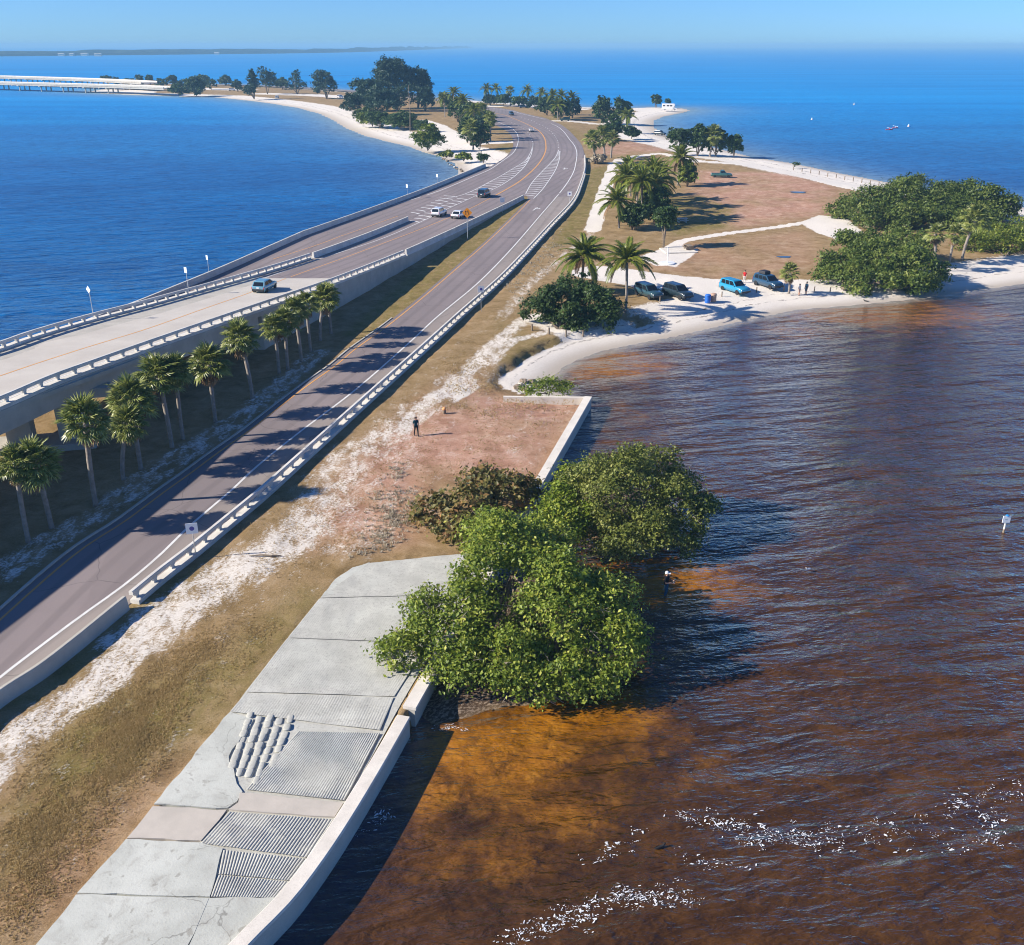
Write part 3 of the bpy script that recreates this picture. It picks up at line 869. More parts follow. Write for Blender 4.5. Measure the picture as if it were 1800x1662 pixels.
# ------------------------------------------------------------------ post-and-rail concrete barriers
def barrier(root, c, zfn, spacing=1.85, side=1, base_h=0.30, mat=None, bw=0.62):
    """side=1: the base runs wide on the right of the rail"""
    mat = mat or M['rail_concrete']
    mb = MB(); sweep(mb, c, [(-.16, 0), (bw - .16, 0), (bw - .16, base_h), (-.16, base_h)] if side > 0 else [(-(bw - .16), 0), (.16, 0), (.16, base_h), (-(bw - .16), base_h)], zfn)
    mb.build('base_beam', mat, root)
    mb = MB(); sweep(mb, c, [(-.15, .62), (.13, .62), (.13, .86), (.09, .89), (-.11, .89), (-.15, .86)], zfn)
    mb.build('top_rail', mat, root)
    s = np.concatenate([[0], np.cumsum(np.linalg.norm(np.diff(c, axis=0), axis=1))]); t = tangents(c)
    pm = MB(); pm.box((0, 0, 0), (.30, .24, .62 - base_h + .02)); pm.box((0, 0.0, .10), (.40, .27, .12)); me = None
    for q in np.arange(0.4, s[-1], spacing):
        x, y = np.interp(q, s, c[:, 0]), np.interp(q, s, c[:, 1]); tx, ty = np.interp(q, s, t[:, 0]), np.interp(q, s, t[:, 1])
        z = float(np.asarray(zfn(y) if callable(zfn) else zfn)) + (base_h + .62) / 2
        if me is None:
            o = pm.build('post', mat, root); me = o.data
        else: o = link('post', me, root)
        o.location = (x, y, z); o.rotation_euler = (0, 0, math.atan2(ty, tx))
    return root


y_sol = P(224, 1045, GZ + .85).y
rail = empty('roadside_railing', (0, 0, 0)); barrier(rail, cut(BARR, y_sol + .1, 262), GZ - 0.02)
tag(rail, 'long low concrete post-and-rail barrier along the sandy side of the lower road', 'railing')
SOLID = [(-.18, -.35), (.34, -.35), (.22, .10), (.12, .86), (.08, .90), (-.10, .90), (-.14, .86)]
mb = MB(); sweep(mb, cut(BARR, 14, y_sol), SOLID, GZ)
tag(mb.build('road_barrier', M['concrete']), 'curved solid concrete barrier wall at the near end of the lower road', 'barrier')
mb = MB(); sweep(mb, cut(BARR, 262.5, 330), [(-.16, 0), (.34, 0), (.34, .3), (.13, .34), (.13, .86), (-.15, .86)], GZ)
tag(mb.build('road_barrier', M['rail_concrete']), 'far solid end of the right barrier where the road bends left', 'barrier')

# ------------------------------------------------------------------ bridge
bridge = empty('road_bridge', (0, 0, 0))
tag(bridge, 'raised concrete road bridge descending from the left edge, with pale deck and railings', 'bridge')
ymin = max(DECK_L[:, 1].min(), DECK_R[:, 1].min()) + .5
deck = sheet('deck', lambda y: x_dl(y) - .45, lambda y: x_dr(y) + .45, ymin, Y_JOINT - .03, zdeck, M['deck_concrete'], cols=7, parent=bridge)
line(deck, cut(YEL, ymin + 1, Y_JOINT), 0.16, zdeck, M['yellow_paint'], 'yellow_line')
line(deck, cut(offset(DECK_R, -1.0), ymin + 1, Y_JOINT), 0.13, zdeck, M['white_paint'])
Y_AB = 104.0
rgt = cut(DECK_R, ymin, Y_JOINT); lft = cut(DECK_L, ymin, Y_JOINT)
mb = MB(); sweep(mb, offset(rgt, .42), [(-.5, -.02), (.06, -.02), (.06, -.42), (-.5, -.42)], zdeck); mb.build('deck_edge', M['concrete'], bridge)
mb = MB(); sweep(mb, offset(lft, -.42), [(-.06, -.02), (.5, -.02), (.5, -.42), (-.06, -.42)], zdeck); mb.build('deck_edge', M['concrete'], bridge)
mid_c = np.stack([(x_dl(rgt[:, 1]) + rgt[:, 0]) / 2, rgt[:, 1]], 1)
for off in (0.0, .27, .5, .73, 1.0):
    g = np.stack([x_dl(rgt[:, 1]) + .45 + (rgt[:, 0] - .45 - x_dl(rgt[:, 1])) * off, rgt[:, 1]], 1)
    g = g[g[:, 1] < Y_AB]
    mb = MB(); sweep(mb, g, [(-.36, -.4), (.36, -.4), (.36, -1.75), (-.36, -1.75)], zdeck); mb.build('girder', M['concrete'], bridge)
mb = MB()
sweep(mb, mid_c, [(-6.9, -.06), (6.9, -.06), (6.9, -.40), (-6.9, -.40)], zdeck); mb.build('slab', M['concrete'], bridge)
# one bent of piers stands in view, the next ones off to the left
dirv = tangents(rgt)[len(rgt) // 4]
ang = math.atan2(dirv[1], dirv[0])
for cols_ in ([(42, 783), (132, 776)], [(-330, 985), (-215, 975)]):
    pts_ = [P(*q) for q in cols_]; mid_ = (pts_[0] + pts_[1]) / 2
    wid = (pts_[1] - pts_[0]).length; a2 = math.atan2(pts_[1].y - pts_[0].y, pts_[1].x - pts_[0].x)
    zt = float(zdeck(mid_.y)) - 1.75
    for c0 in pts_:
        mb = MB(); mb.box((0, 0, 0), (2.0, 1.5, zt - GZ - .3)); mb.build('pier', M['concrete'], bridge, loc=(c0.x, c0.y, (zt + GZ + .3) / 2), rot=(0, 0, a2), bevel=.06)
    mb = MB(); mb.box((0, 0, 0), (wid + 4.2, 3.2, .9)); mb.build('footing', M['concrete'], bridge, loc=(mid_.x, mid_.y - .4, GZ + .05), rot=(0, 0, a2), bevel=.05)
    mb = MB(); mb.box((0, 0, 0), (wid + 7.0, 1.7, .8)); mb.build('pier_cap', M['concrete'], bridge, loc=(mid_.x, mid_.y, zt - .02), rot=(0, 0, a2))
# railings of the bridge are parts of it
def sub_rail(root, c, side):
    h = empty('railing', (0, 0, 0)); h.parent = root
    barrier(h, c, zdeck, 2.0, side, base_h=.28, bw=.60)
y_re = PD(712, 439, .85).y
sub_rail(bridge, cut(DECK_R, ymin, y_re), 1)
y_rl = PD(548, 455, 0).y
sub_rail(bridge, cut(DECK_L, ymin, y_rl), -1)
mb = MB(); sweep(mb, cut(DECK_R, y_re + .05, 222), [(-.16, -.1), (.30, -.1), (.16, .25), (.12, .86), (-.12, .86)], zdeck)
tag(mb.build('parapet_wall', M['rail_concrete']), 'solid parapet tapering down to the road at the orange sign', 'parapet')
mb = MB(); sweep(mb, cut(DECK_L, y_rl + .05, 212), [(-.22, -.1), (.26, -.1), (.14, .25), (.12, .86), (-.12, .86)], zdeck)
tag(mb.build('median_barrier', M['rail_concrete']), 'solid concrete barrier between the main lanes and the left ramp', 'barrier')
mb = MB(); sweep(mb, cut(OUTER, 60, 330), [(-.25, -2.6), (.30, -.3), (.16, .25), (.12, .86), (-.12, .86)], zramp)
tag(mb.build('parapet_wall', M['rail_concrete']), 'long solid parapet between the left ramp and the blue water', 'parapet')
# retaining wall under the parapet, built of panels
wall = empty('retaining_wall', (0, 0, 0)); tag(wall, 'tall shaded retaining wall under the raised road behind the palms', 'wall')
wc = cut(offset(DECK_R, .20), Y_AB, 221)
for i in range(0, len(wc) - 1, 6):
    seg = wc[i:i + 7]
    if len(seg) < 2: continue
    mb = MB(); rows = []
    t = tangents(seg); nr = np.stack([t[:, 1], -t[:, 0]], 1)
    for j in range(len(seg)):
        sh = 0.012 if j == 0 else (-0.012 if j == len(seg) - 1 else 0)
        a = seg[j] + t[j] * sh; b = a + nr[j] * .12
        zt = float(zdeck(seg[j, 1])) - .06
        rows.append([(a[0], a[1], GZ - .3), (b[0], b[1], GZ - .3), (b[0], b[1], zt), (a[0], a[1], zt)])
    mb.quadstrip(rows, close=True, caps=True); mb.build('panel', M['concrete'], wall)
mb = MB(); sweep(mb, offset(cut(DECK_R, Y_AB - .5, 222), .12), [(-14.0, -.3), (-.3, -.3), (-.3, -.45), (-14.0, -.45)], zdeck); mb.build('road_base', M['concrete'], wall)
y = Y_AB
mb = MB(); mb.box((0, 0, 0), (float(x_dr(y) - x_dl(y)) + .6, .5, float(zdeck(y)) - GZ)); mb.build('end_wall', M['concrete'], wall, loc=(float(x_dr(y) + x_dl(y)) / 2, y, (float(zdeck(y)) + GZ) / 2 - .3))
# kerb on the grass side of the lower road
mb = MB(); sweep(mb, cut(offset(LOW_L, -0.72), 18, 118), [(-.10, 0), (.10, 0), (.09, .13), (-.09, .13)], GZ - .02)
tag(mb.build('kerb', M['concrete'], low_road))

# ------------------------------------------------------------------ sea wall and ramp
RZ = GZ + 0.10
sw = empty('sea_wall', (0, 0, 0)); tag(sw, 'white-capped concrete sea wall along the ramp and the brown water', 'sea wall')
wl = spline([(p.x, p.y) for p in HARD[:9]], .8); wl2 = np.array([[p.x, p.y] for p in (HARD[8], HARD[9], HARD[10])])
wl2 = spline([tuple(wl2[0]), tuple(wl2[0] * .75 + wl2[1] * .25), tuple(wl2[1]), tuple(wl2[2])], .8)
mb = MB(); sweep(mb, wl[wl[:, 1] > 14][:-1], [(-.26, -1.6), (.30, -1.6), (.30, RZ + .03), (-.26, RZ + .03)], 0.0); mb.build('wall_face', M['concrete'], sw)
mb = MB(); sweep(mb, wl[wl[:, 1] > 14][:-1], [(-.33, RZ + .02), (.36, RZ + .02), (.36, RZ + .13), (.33, RZ + .16), (-.30, RZ + .16), (-.33, RZ + .13)], 0.0); mb.build('cap', M['wall_cap'], sw)
sw2 = empty('sea_wall', (0, 0, 0)); tag(sw2, 'straight sea wall with pale top around the dry grass corner', 'sea wall')
cn = wl2[-1]; lf = np.array([P(885, 692, GZ).x, cn[1] + .4])
mb = MB(); sweep(mb, wl2, [(-.26, -1.6), (.30, -1.6), (.30, GZ + .04), (-.26, GZ + .04)], 0.0); mb.build('wall_face', M['concrete'], sw2)
mb = MB(); sweep(mb, wl2, [(-.34, GZ + .03), (.36, GZ + .03), (.36, GZ + .20), (-.34, GZ + .20)], 0.0); mb.build('cap', M['wall_cap'], sw2)
top = np.array([[lf[0] + (cn[0] - .38 - lf[0]) * t, cn[1] - .1 + .25 * (1 - t)] for t in np.linspace(0, 1, 12)])
mb = MB(); sweep(mb, top, [(-.16, -.8), (.16, -.8), (.16, GZ + .15), (-.16, GZ + .15)], 0.0); mb.build('return_wall', M['wall_cap'], sw2)

m = NT('ramp_concrete'); co = m.coord()
a = m.noise(co, 0.35, 6, 0.65); g = m.noise(co, 9.0, 4, 0.7); st = m.noise(co, 1.4, 5, 0.7, .8)
c = m.mix(m.step(a, .3, .7), (0.58, 0.59, 0.53), (0.45, 0.46, 0.41))
c = m.mix(m.math('MULTIPLY', m.step(st, .5, .72), .45), c, (0.33, 0.31, 0.27))
c = m.mix(m.math('MULTIPLY', m.step(g, .55, .75), .35), c, (0.24, 0.23, 0.205))
vo = m.node('ShaderNodeTexVoronoi', feature='DISTANCE_TO_EDGE'); vo.inputs['Scale'].default_value = .33
nn = m.n.new('ShaderNodeTexNoise'); nn.inputs['Scale'].default_value = 1.2; m.L(co, nn.inputs['Vector'])
va = m.node('ShaderNodeVectorMath', operation='ADD'); m.L(co, va.inputs[0]); m.L(nn.outputs['Color'], va.inputs[1]); m.L(va.outputs[0], vo.inputs['Vector'])
crk = m.math('MULTIPLY', m.math('SUBTRACT', 1.0, m.step(vo.outputs['Distance'], 0.0, 0.010)), m.step(a, .45, .6))
c = m.mix(m.math('MULTIPLY', crk, .6), c, (0.16, 0.15, 0.13))
sp = m.noise(co, 2.3, 3, .5); c = m.mix(m.math('MULTIPLY', m.step(sp, .64, .72), .5), c, (0.22, 0.20, 0.165))
m.bump(g, .35, .03); M['ramp'] = m.set(c, .88, .25)
m = NT('ramp_sandy'); co = m.coord(); a = m.noise(co, .8, 5, .65); g = m.noise(co, 12, 3, .7)
c = m.mix(m.step(a, .3, .7), (0.55, 0.50, 0.43), (0.47, 0.43, 0.37)); m.bump(g, .2, .02); M['ramp_sandy'] = m.set(c, .9, .2)
m = NT('ramp_ribbed'); co = m.coord(); a = m.noise(co, .6, 6, .7); g = m.noise(co, 7, 4, .75)
c = m.mix(m.step(a, .3, .7), (0.55, 0.55, 0.49), (0.42, 0.415, 0.37)); c = m.mix(m.math('MULTIPLY', m.step(g, .5, .7), .5), c, (0.22, 0.205, 0.18))
m.bump(g, .4, .03); M['ribbed'] = m.set(c, .9, .2)

ramp = empty('boat_ramp', P(400, 1400, 0)); ramp.location.z = 0
tag(ramp, 'long pale concrete apron with ribbed panels beside the curved sea wall', 'concrete apron')
def pr(u, v, z=RZ):
    p = P(u, v, z); return Vector((p.x - ramp.location.x, p.y - ramp.location.y, z))


def slab(name, px, mat, z=RZ, th=.35, wob=0.0, sub=5):
    wob *= 1.8
    """a cast slab with the outline px, slightly uneven edges"""
    pts = []
    for (a, b) in zip(px, px[1:] + px[:1]):
        A, B = pr(*a), pr(*b); n = max(1, int((B - A).length / 0.5))
        for i in range(n):
            q = A + (B - A) * (i / n)
            pts.append(q + Vector((random.uniform(-wob, wob), random.uniform(-wob, wob), 0)))
    bm = bmesh.new()
    vs = [bm.verts.new((p.x, p.y, z)) for p in pts]
    f = bm.faces.new(vs)
    if f.normal.z < 0: f.normal_flip()
    r = bmesh.ops.extrude_face_region(bm, geom=[f])
    for v in r['geom']:
        if isinstance(v, bmesh.types.BMVert): v.co.z = z - th
    bmesh.ops.recalc_face_normals(bm, faces=bm.faces)
    bmesh.ops.triangulate(bm, faces=bm.faces)
    me = bpy.data.meshes.new(name); bm.to_mesh(me); bm.free(); me.materials.append(mat)
    return link(name, me, ramp)


g = .0
slab('slab', [(-60, 1815), (135, 1572), (368, 1579), (330, 1662), (270, 1760)], M['ramp'], wob=.02)
slab('slab', [(137, 1569), (222, 1475), (352, 1481), (390, 1492), (369, 1576)], M['ramp'], wob=.02)
slab('slab', [(224, 1472), (270, 1416), (398, 1424), (354, 1478)], M['ramp_sandy'], RZ - .012, wob=.02)
slab('slab', [(272, 1413), (345, 1322), (403, 1252), (446, 1265), (400, 1330), (418, 1376), (424, 1392), (416, 1410), (400, 1421)], M['ramp'], wob=.03)
slab('slab', [(422, 1394), (604, 1412), (588, 1437), (402, 1424), (418, 1412)], M['ramp_sandy'], RZ + .02, wob=.02)


def ribbed(px, z, ribs, wall_end=True, amp=.045, name='ribbed_panel', mat=None):
    """quadrilateral panel a(top-left) b(top-right) c(bottom-right) d(bottom-left), ribs running a->d"""
    A, B, C_, D = [np.array(pr(*q)) for q in px]
    nu = ribs * 6 + 1; L = np.linalg.norm(D - A); nv = max(6, int(L / .25))
    u = np.linspace(0, 1, nu); v = np.linspace(0, 1, nv)
    top = A + (B - A) * u[:, None]; bot = D + (C_ - D) * u[:, None]
    G = top[None] + (bot - top)[None] * v[:, None, None]
    ph = u * ribs; ridge = np.abs(np.sin(np.pi * ph)) ** .7
    jit = (vnoise(np.stack([G[..., 0].ravel(), G[..., 1].ravel()], 1) + 300, .5, 9) - .5).reshape(nv, nu)
    jit2 = (vnoise(np.stack([G[..., 0].ravel(), G[..., 1].ravel()], 1) + 300, 2.0, 19) - .5).reshape(nv, nu)
    G[..., 2] = z + amp * (ridge[None] - 1.0) * (0.75 + jit2) + .03 * jit + .05 * jit2
    V = G.reshape(-1, 3); idx = np.arange(nu * nv).reshape(nv, nu)
    f = np.stack([idx[:-1, :-1], idx[1:, :-1], idx[1:, 1:], idx[:-1, 1:]], -1).reshape(-1, 4)
    o = link(name, fast_mesh(name, V, f, mat or M['ribbed'], True), ramp); o['kind'] = 'stuff'; return o


ribbed([(402, 1427), (588, 1441), (545, 1508), (352, 1482)], RZ, 34, amp=.04)
ribbed([(392, 1494), (542, 1510), (512, 1548), (384, 1536)], RZ - .01, 27, amp=.04)
ribbed([(384, 1538), (510, 1550), (486, 1578), (370, 1576)], RZ, 25, amp=.04)
ribbed([(524, 1286), (668, 1290), (606, 1408), (432, 1388)], RZ + .02, 38, amp=.036)
ribbed([(432, 1218), (692, 1226), (668, 1284), (404, 1251)], RZ, 56, amp=.012)
ribbed([(505, 1122), (752, 1132), (693, 1224), (432, 1216)], RZ, 62, amp=.011)
ribbed([(562, 1052), (800, 1046), (753, 1131), (506, 1121)], RZ, 62, amp=.009)
ribbed([(648, 990), (850, 970), (801, 1045), (563, 1051)], RZ, 60, amp=.006)
slab('slab', [(563, 1050), (590, 1018), (620, 998), (649, 989), (640, 1000), (600, 1040)], M['ramp'], RZ - .004, wob=.02)
slab('slab', [(366, 1578), (502, 1578), (446, 1638), (395, 1692), (330, 1775), (260, 1790), (332, 1664)], M['ramp'], RZ - .008, wob=.02)
slab('base_slab', [(430, 1216), (560, 1052), (650, 992), (860, 972), (705, 1235), (600, 1425), (490, 1570), (370, 1572), (350, 1480), (402, 1424), (388, 1345), (398, 1262)], M['ribbed'], RZ - .065, th=.5)
# concrete-filled bags, row on row
vs = []
BM = bmesh.new(); bmesh.ops.create_icosphere(BM, subdivisions=2, radius=1.0)
for v in BM.verts:
    p = v.co
    v.co = Vector([math.copysign(abs(q) ** .55, q) for q in p])
bag_me = bpy.data.meshes.new('bag'); BM.to_mesh(bag_me); BM.free()
bag_me.materials.append(M['ribbed']); bag_me.polygons.foreach_set('use_smooth', [True] * len(bag_me.polygons))
for col in range(5):
    for row in range(9):
        tl, tr = np.array((432, 1254.)), np.array((522, 1258.)); bl, br = np.array((398, 1352.)), np.array((470, 1392.))
        t, s_ = (row + .5 + random.uniform(-.12, .12) + (.5 if col % 2 else 0)) / 9.6, (col + .5) / 5
        q = (tl + (tr - tl) * s_) * (1 - t) + (bl + (br - bl) * s_) * t
        a = pr(*q, RZ - .045); al = pr(*(q + (bl - tl) * .03 + (br - tr) * .03)) - pr(*q)
        o = link('bag', bag_me, ramp, a + Vector((0, 0, random.uniform(-.03, .02))), (random.uniform(-.06, .06), random.uniform(-.06, .06), math.atan2(al.y, al.x) + random.uniform(-.08, .08)),
                 (random.uniform(.24, .32), random.uniform(.15, .20), random.uniform(.06, .10)))
# ------------------------------------------------------------------ foliage
def foliage(name, dark, mid, light, trans=0.25, rough=0.5, spec=0.35):
    m = NT(name)
    t = m.attr('tint')
    oi = m.node('ShaderNodeObjectInfo')
    c = m.ramp(t, [(0.0, dark), (0.5, mid), (1.0, light)])
    hv = m.node('ShaderNodeHueSaturation'); m.L(c, hv.inputs['Color'])
    mr = m.node('ShaderNodeMapRange'); mr.inputs[3].default_value = 0.85; mr.inputs[4].default_value = 1.15
    m.L(oi.outputs['Random'], mr.inputs[0]); m.L(mr.outputs[0], hv.inputs['Value'])
    m.set(hv.outputs[0], rough, spec)
    tr = m.node('ShaderNodeBsdfTranslucent'); m.L(hv.outputs[0], tr.inputs['Color'])
    mx = m.node('ShaderNodeMixShader'); mx.inputs[0].default_value = trans
    m.L(m.bsdf.outputs[0], mx.inputs[1]); m.L(tr.outputs[0], mx.inputs[2]); m.L(mx.outputs[0], m.out.inputs['Surface'])
    return m.mat


F = {
    'mangrove': foliage('mangrove_leaf', (0.060, 0.104, 0.010), (0.185, 0.245, 0.024), (0.400, 0.410, 0.065)),
    'mangrove_b': foliage('grey_mangrove_leaf', (0.070, 0.100, 0.016), (0.200, 0.235, 0.040), (0.400, 0.405, 0.105)),
    'thicket': foliage('thicket_leaf', (0.040, 0.072, 0.012), (0.105, 0.150, 0.024), (0.230, 0.255, 0.055)),
    'lime': foliage('bright_shrub_leaf', (0.068, 0.115, 0.010), (0.180, 0.250, 0.018), (0.390, 0.405, 0.048)),
    'grape': foliage('sea_grape_leaf', (0.080, 0.084, 0.021), (0.200, 0.181, 0.047), (0.464, 0.246, 0.098)),
    'broad': foliage('broad_leaf', (0.022, 0.048, 0.013), (0.056, 0.101, 0.023), (0.119, 0.175, 0.039)),
    'pine': foliage('casuarina_needles', (0.019, 0.045, 0.026), (0.038, 0.077, 0.043), (0.074, 0.122, 0.060)),
    'coco': foliage('coconut_leaflet', (0.048, 0.084, 0.010), (0.128, 0.168, 0.021), (0.328, 0.277, 0.046), .3, .4),
    'sabal': foliage('fan_palm_blade', (0.062, 0.095, 0.016), (0.165, 0.205, 0.036), (0.42, 0.42, 0.13), .25, .38, .45),
    'dead': foliage('dead_frond', (0.14, 0.085, 0.045), (0.25, 0.16, 0.09), (0.38, 0.27, 0.16), .15, .8, .1),
    'weed': foliage('dry_weed', (0.30, 0.25, 0.17), (0.50, 0.44, 0.33), (0.74, 0.68, 0.56), .45, .8, .1),
}


def leaves(blobs, n, size, seed, clump=0.55, per=28, droop=0.2, flat=1.0, core=0.25, long=1.0):
    """leaf quads gathered in clumps on and in a set of ellipsoids [(centre, (rx,ry,rz))]; returns verts, faces, tint"""
    g = np.random.default_rng(seed)
    cen = np.array([b[0] for b in blobs], float); rad = np.array([b[1] for b in blobs], float)
    area = (rad[:, 0] * rad[:, 1] + rad[:, 0] * rad[:, 2] + rad[:, 1] * rad[:, 2])
    nc = max(3, n // per)
    which = g.choice(len(blobs), nc * 2, p=area / area.sum())
    d = g.normal(size=(nc * 2, 3)); d /= np.linalg.norm(d, axis=1)[:, None]
    d[:, 2] = np.where(d[:, 2] < -0.45, -d[:, 2], d[:, 2])
    rr = np.where(g.random(nc * 2) < core, g.uniform(.35, .8, nc * 2), np.where(g.random(nc * 2) < .12, g.uniform(1.05, 1.24, nc * 2), g.uniform(.80, 1.06, nc * 2)))
    cc = cen[which] + d * rad[which] * rr[:, None]
    # drop clumps deep inside another blob
    deep = np.zeros(nc * 2, bool)
    for c0, r0 in zip(cen, rad):
        q = (((cc - c0) / r0) ** 2).sum(1); deep |= q < 0.40
    keep = np.flatnonzero(~deep | (g.random(nc * 2) < .25))[:nc]
    cc, d = cc[keep], d[keep]; nc = len(cc)
    k = per
    off = g.normal(size=(nc, k, 3)) * clump * g.uniform(.6, 1.25, (nc, 1, 1)) * np.array([1, 1, .62]) * .55
    pos = (cc[:, None] + off).reshape(-1, 3)
    out = np.repeat(d, k, 0) * .55 + g.normal(size=(nc * k, 3)) * .55 + np.array([0, 0, .55])
    out /= np.linalg.norm(out, axis=1)[:, None]
    tan = np.cross(out, g.normal(size=(nc * k, 3))); tan /= np.maximum(1e-6, np.linalg.norm(tan, axis=1))[:, None]
    tan[:, 2] -= droop; bit = np.cross(out, tan); bit /= np.maximum(1e-6, np.linalg.norm(bit, axis=1))[:, None]
    s = size * (g.uniform(.5, 1.25, nc * k) * np.repeat(g.uniform(.75, 1.25, nc), k))[:, None]
    V = np.stack([pos - tan * s * .5 * long, pos + bit * s * .32 + out * s * .06, pos + tan * s * .55 * long, pos - bit * s * .32 + out * s * .06], 1).reshape(-1, 3)
    Fc = np.arange(nc * k * 4).reshape(-1, 4)
    ct = g.normal(.42, .20, nc); tint = np.clip(np.repeat(ct, k) + g.normal(0, .16, nc * k), 0, 1)
    return V, Fc, np.repeat(tint, 4)


def lumpy(blobs, seed, k=9, frac=(.16, .46)):
    g = random.Random(seed); out = []
    for c, r in blobs:
        out.append((c, tuple(q * .84 for q in r)))
        for _ in range(k):
            d = Vector((g.gauss(0, 1), g.gauss(0, 1), g.gauss(.35, .8))).normalized(); f = g.uniform(*frac); rr = max(.3, sum(r) / 3 * f)
            out.append((tuple(c[i] + d[i] * r[i] * .86 for i in range(3)), (rr, rr, rr * .85)))
    return out


def crown_mesh(name, blobs, n, size, seed, mat, lumps=0, **kw):
    if lumps: blobs = lumpy(blobs, seed, lumps)
    V, f, t = leaves(blobs, n, size, seed, **kw)
    return fast_mesh(name, V, f, mat, False, dict(tint=t))


def branchy(mb, base, tips, r0, seed):
    g = random.Random(seed); base = Vector(base)
    for tp in tips:
        tp = Vector(tp); mid = base.lerp(tp, .5) + Vector((g.uniform(-.3, .3), g.uniform(-.3, .3), g.uniform(-.1, .3)))
        mb.tube([base + Vector((g.uniform(-.1, .1), g.uniform(-.1, .1), -.2)), mid, tp], [r0, r0 * .7, r0 * .3], 6)


def tree(name, label, cat, at, blobs, n, size, mat, trunk_r=.18, seed=1, group=None, trunk_mat=None, trunks=None, **kw):
    """blobs in world metres relative to the foot"""
    o = empty(name, at); tag(o, label, cat, group)
    link('crown', crown_mesh('crown', blobs, n, size, seed, mat, **kw), o)
    mb = MB(); g = random.Random(seed)
    for b in (trunks or [(0, 0)]):
        tips = [Vector(c) + Vector((0, 0, -.1 * r[2])) for c, r in sorted(blobs, key=lambda q: -q[1][0])[:5]]
        branchy(mb, (b[0], b[1], 0), tips[:3] if trunks else tips, trunk_r, seed + int(b[0] * 7))
    mb.build('trunk', trunk_mat or M['wood'], o, smooth=True)
    return o


def twigs(o, blobs, n, seed, mat):
    g = random.Random(seed); mb = MB()
    for _ in range(n):
        c, r = g.choice(blobs); d = Vector((g.gauss(0, 1), g.gauss(-.3, 1), g.gauss(.3, .7))).normalized()
        a = Vector(c) + Vector([d[i] * r[i] * .55 for i in range(3)]); b = Vector(c) + Vector([d[i] * r[i] * g.uniform(.98, 1.16) for i in range(3)])
        if b.z < .1: continue
        m_ = (a + b) / 2 + Vector((g.uniform(-.2, .2), g.uniform(-.2, .2), g.uniform(0, .25)))
        mb.tube([a, m_, b], [.035, .024, .010], 5); mb.tube([m_, m_ + (b - a) * .3 + Vector((g.uniform(-.3, .3), g.uniform(-.3, .3), .1))], [.018, .008], 4)
    mb.build('twigs', mat, o, smooth=True)['kind'] = 'stuff'


def prop_roots(o, spots, seed, mat):
    g = random.Random(seed); mb = MB()
    for x, y in spots:
        for _ in range(9):
            a = g.uniform(0, 6.28); q = g.uniform(.5, 1.3); h = g.uniform(.6, 1.3)
            mb.tube([(x, y, h), (x + math.cos(a) * q * .55, y + math.sin(a) * q * .55, h * .75), (x + math.cos(a) * q, y + math.sin(a) * q, -.5)], [.045, .035, .028], 5)
    mb.build('prop_roots', mat, o, smooth=True)['kind'] = 'stuff'


def blobs_px(foot, lst):
    """[(u, v, z, rx, ry, rz)] read off the photograph -> blobs relative to foot"""
    out = []
    for u, v, z, rx, ry, rz in lst:
        p = P(u, v, z) - Vector(foot); out.append(((p.x, p.y, z - foot[2]), (rx, ry, rz)))
    return out


M['twig'] = worn('grey_twig', (0.36, 0.31, 0.25), (0.22, 0.18, 0.14), 3, .9, .2)
# --- the two mangroves in the brown water, the shrubs behind
ft = P(930, 1190, 0); ft.z = .1
bl = blobs_px(ft, [(990, 1085, 2.8, 3.6, 3.3, 3.0), (900, 1000, 4.0, 3.3, 3.2, 3.0), (865, 948, 4.6, 2.2, 2.0, 1.9), (955, 962, 3.2, 2.2, 2.0, 1.3), (800, 1110, 2.3, 2.6, 2.6, 2.2), (708, 1150, 1.5, 1.35, 1.5, 1.3),
                   (1062, 1132, 2.0, 2.3, 2.5, 2.1), (990, 1195, 1.2, 1.5, 1.4, 1.3), (880, 1160, 1.7, 2.4, 1.8, 1.6), (1020, 1035, 2.4, 1.6, 1.4, 1.1), (760, 1090, 2.6, 1.5, 1.6, 1.4), (735, 1110, 2.2, .8, .8, .8), (930, 1212, 1.0, 2.2, 1.2, .9), (1045, 1198, 1.1, 1.6, 1.3, 1.0), (800, 1182, 1.3, 1.8, 1.2, 1.0), (1080, 1088, 2.4, 1.3, 1.3, 1.2)])
mg = tree('mangrove_tree', 'large round green mangrove nearest the camera at the end of the ramp', 'tree', ft, bl, 64000, .21, F['mangrove'], .14, 3, 'mangroves in the brown water', trunks=[(-3, 0.3), (-1.6, .2), (0, .2), (1.6, .5), (3, .8)], clump=.55, per=26, lumps=10)
twigs(mg, bl, 150, 31, M['twig']); prop_roots(mg, [(-3.4, .1), (-1.8, -.2), (0, -.3), (1.8, .1), (3.2, .9)], 32, M['twig'])
ft = P(1110, 930, 0); ft.z = .1
bl = blobs_px(ft, [(1110, 878, 3.0, 3.6, 3.3, 2.9), (1190, 890, 2.5, 2.2, 2.6, 2.3), (1120, 935, 1.7, 2.8, 2.2, 1.8), (1040, 865, 3.0, 2.3, 2.4, 2.2), (1190, 935, 1.5, 2.0, 1.8, 1.5), (1060, 930, 1.6, 1.7, 1.6, 1.5), (1150, 840, 3.2, 2.6, 2.2, 2.2), (1100, 965, 1.0, 2.6, 1.2, .9), (1180, 955, 1.0, 1.6, 1.2, .9), (1040, 948, 1.1, 1.5, 1.1, 1.0)])
mg = tree('mangrove_tree', 'rounded grey-green mangrove farther out, behind the wading angler', 'tree', ft, bl, 40000, .21, F['mangrove_b'], .12, 5, 'mangroves in the brown water', trunks=[(-2, 0), (0, .3), (2, .2)], clump=.5, per=26, lumps=10)
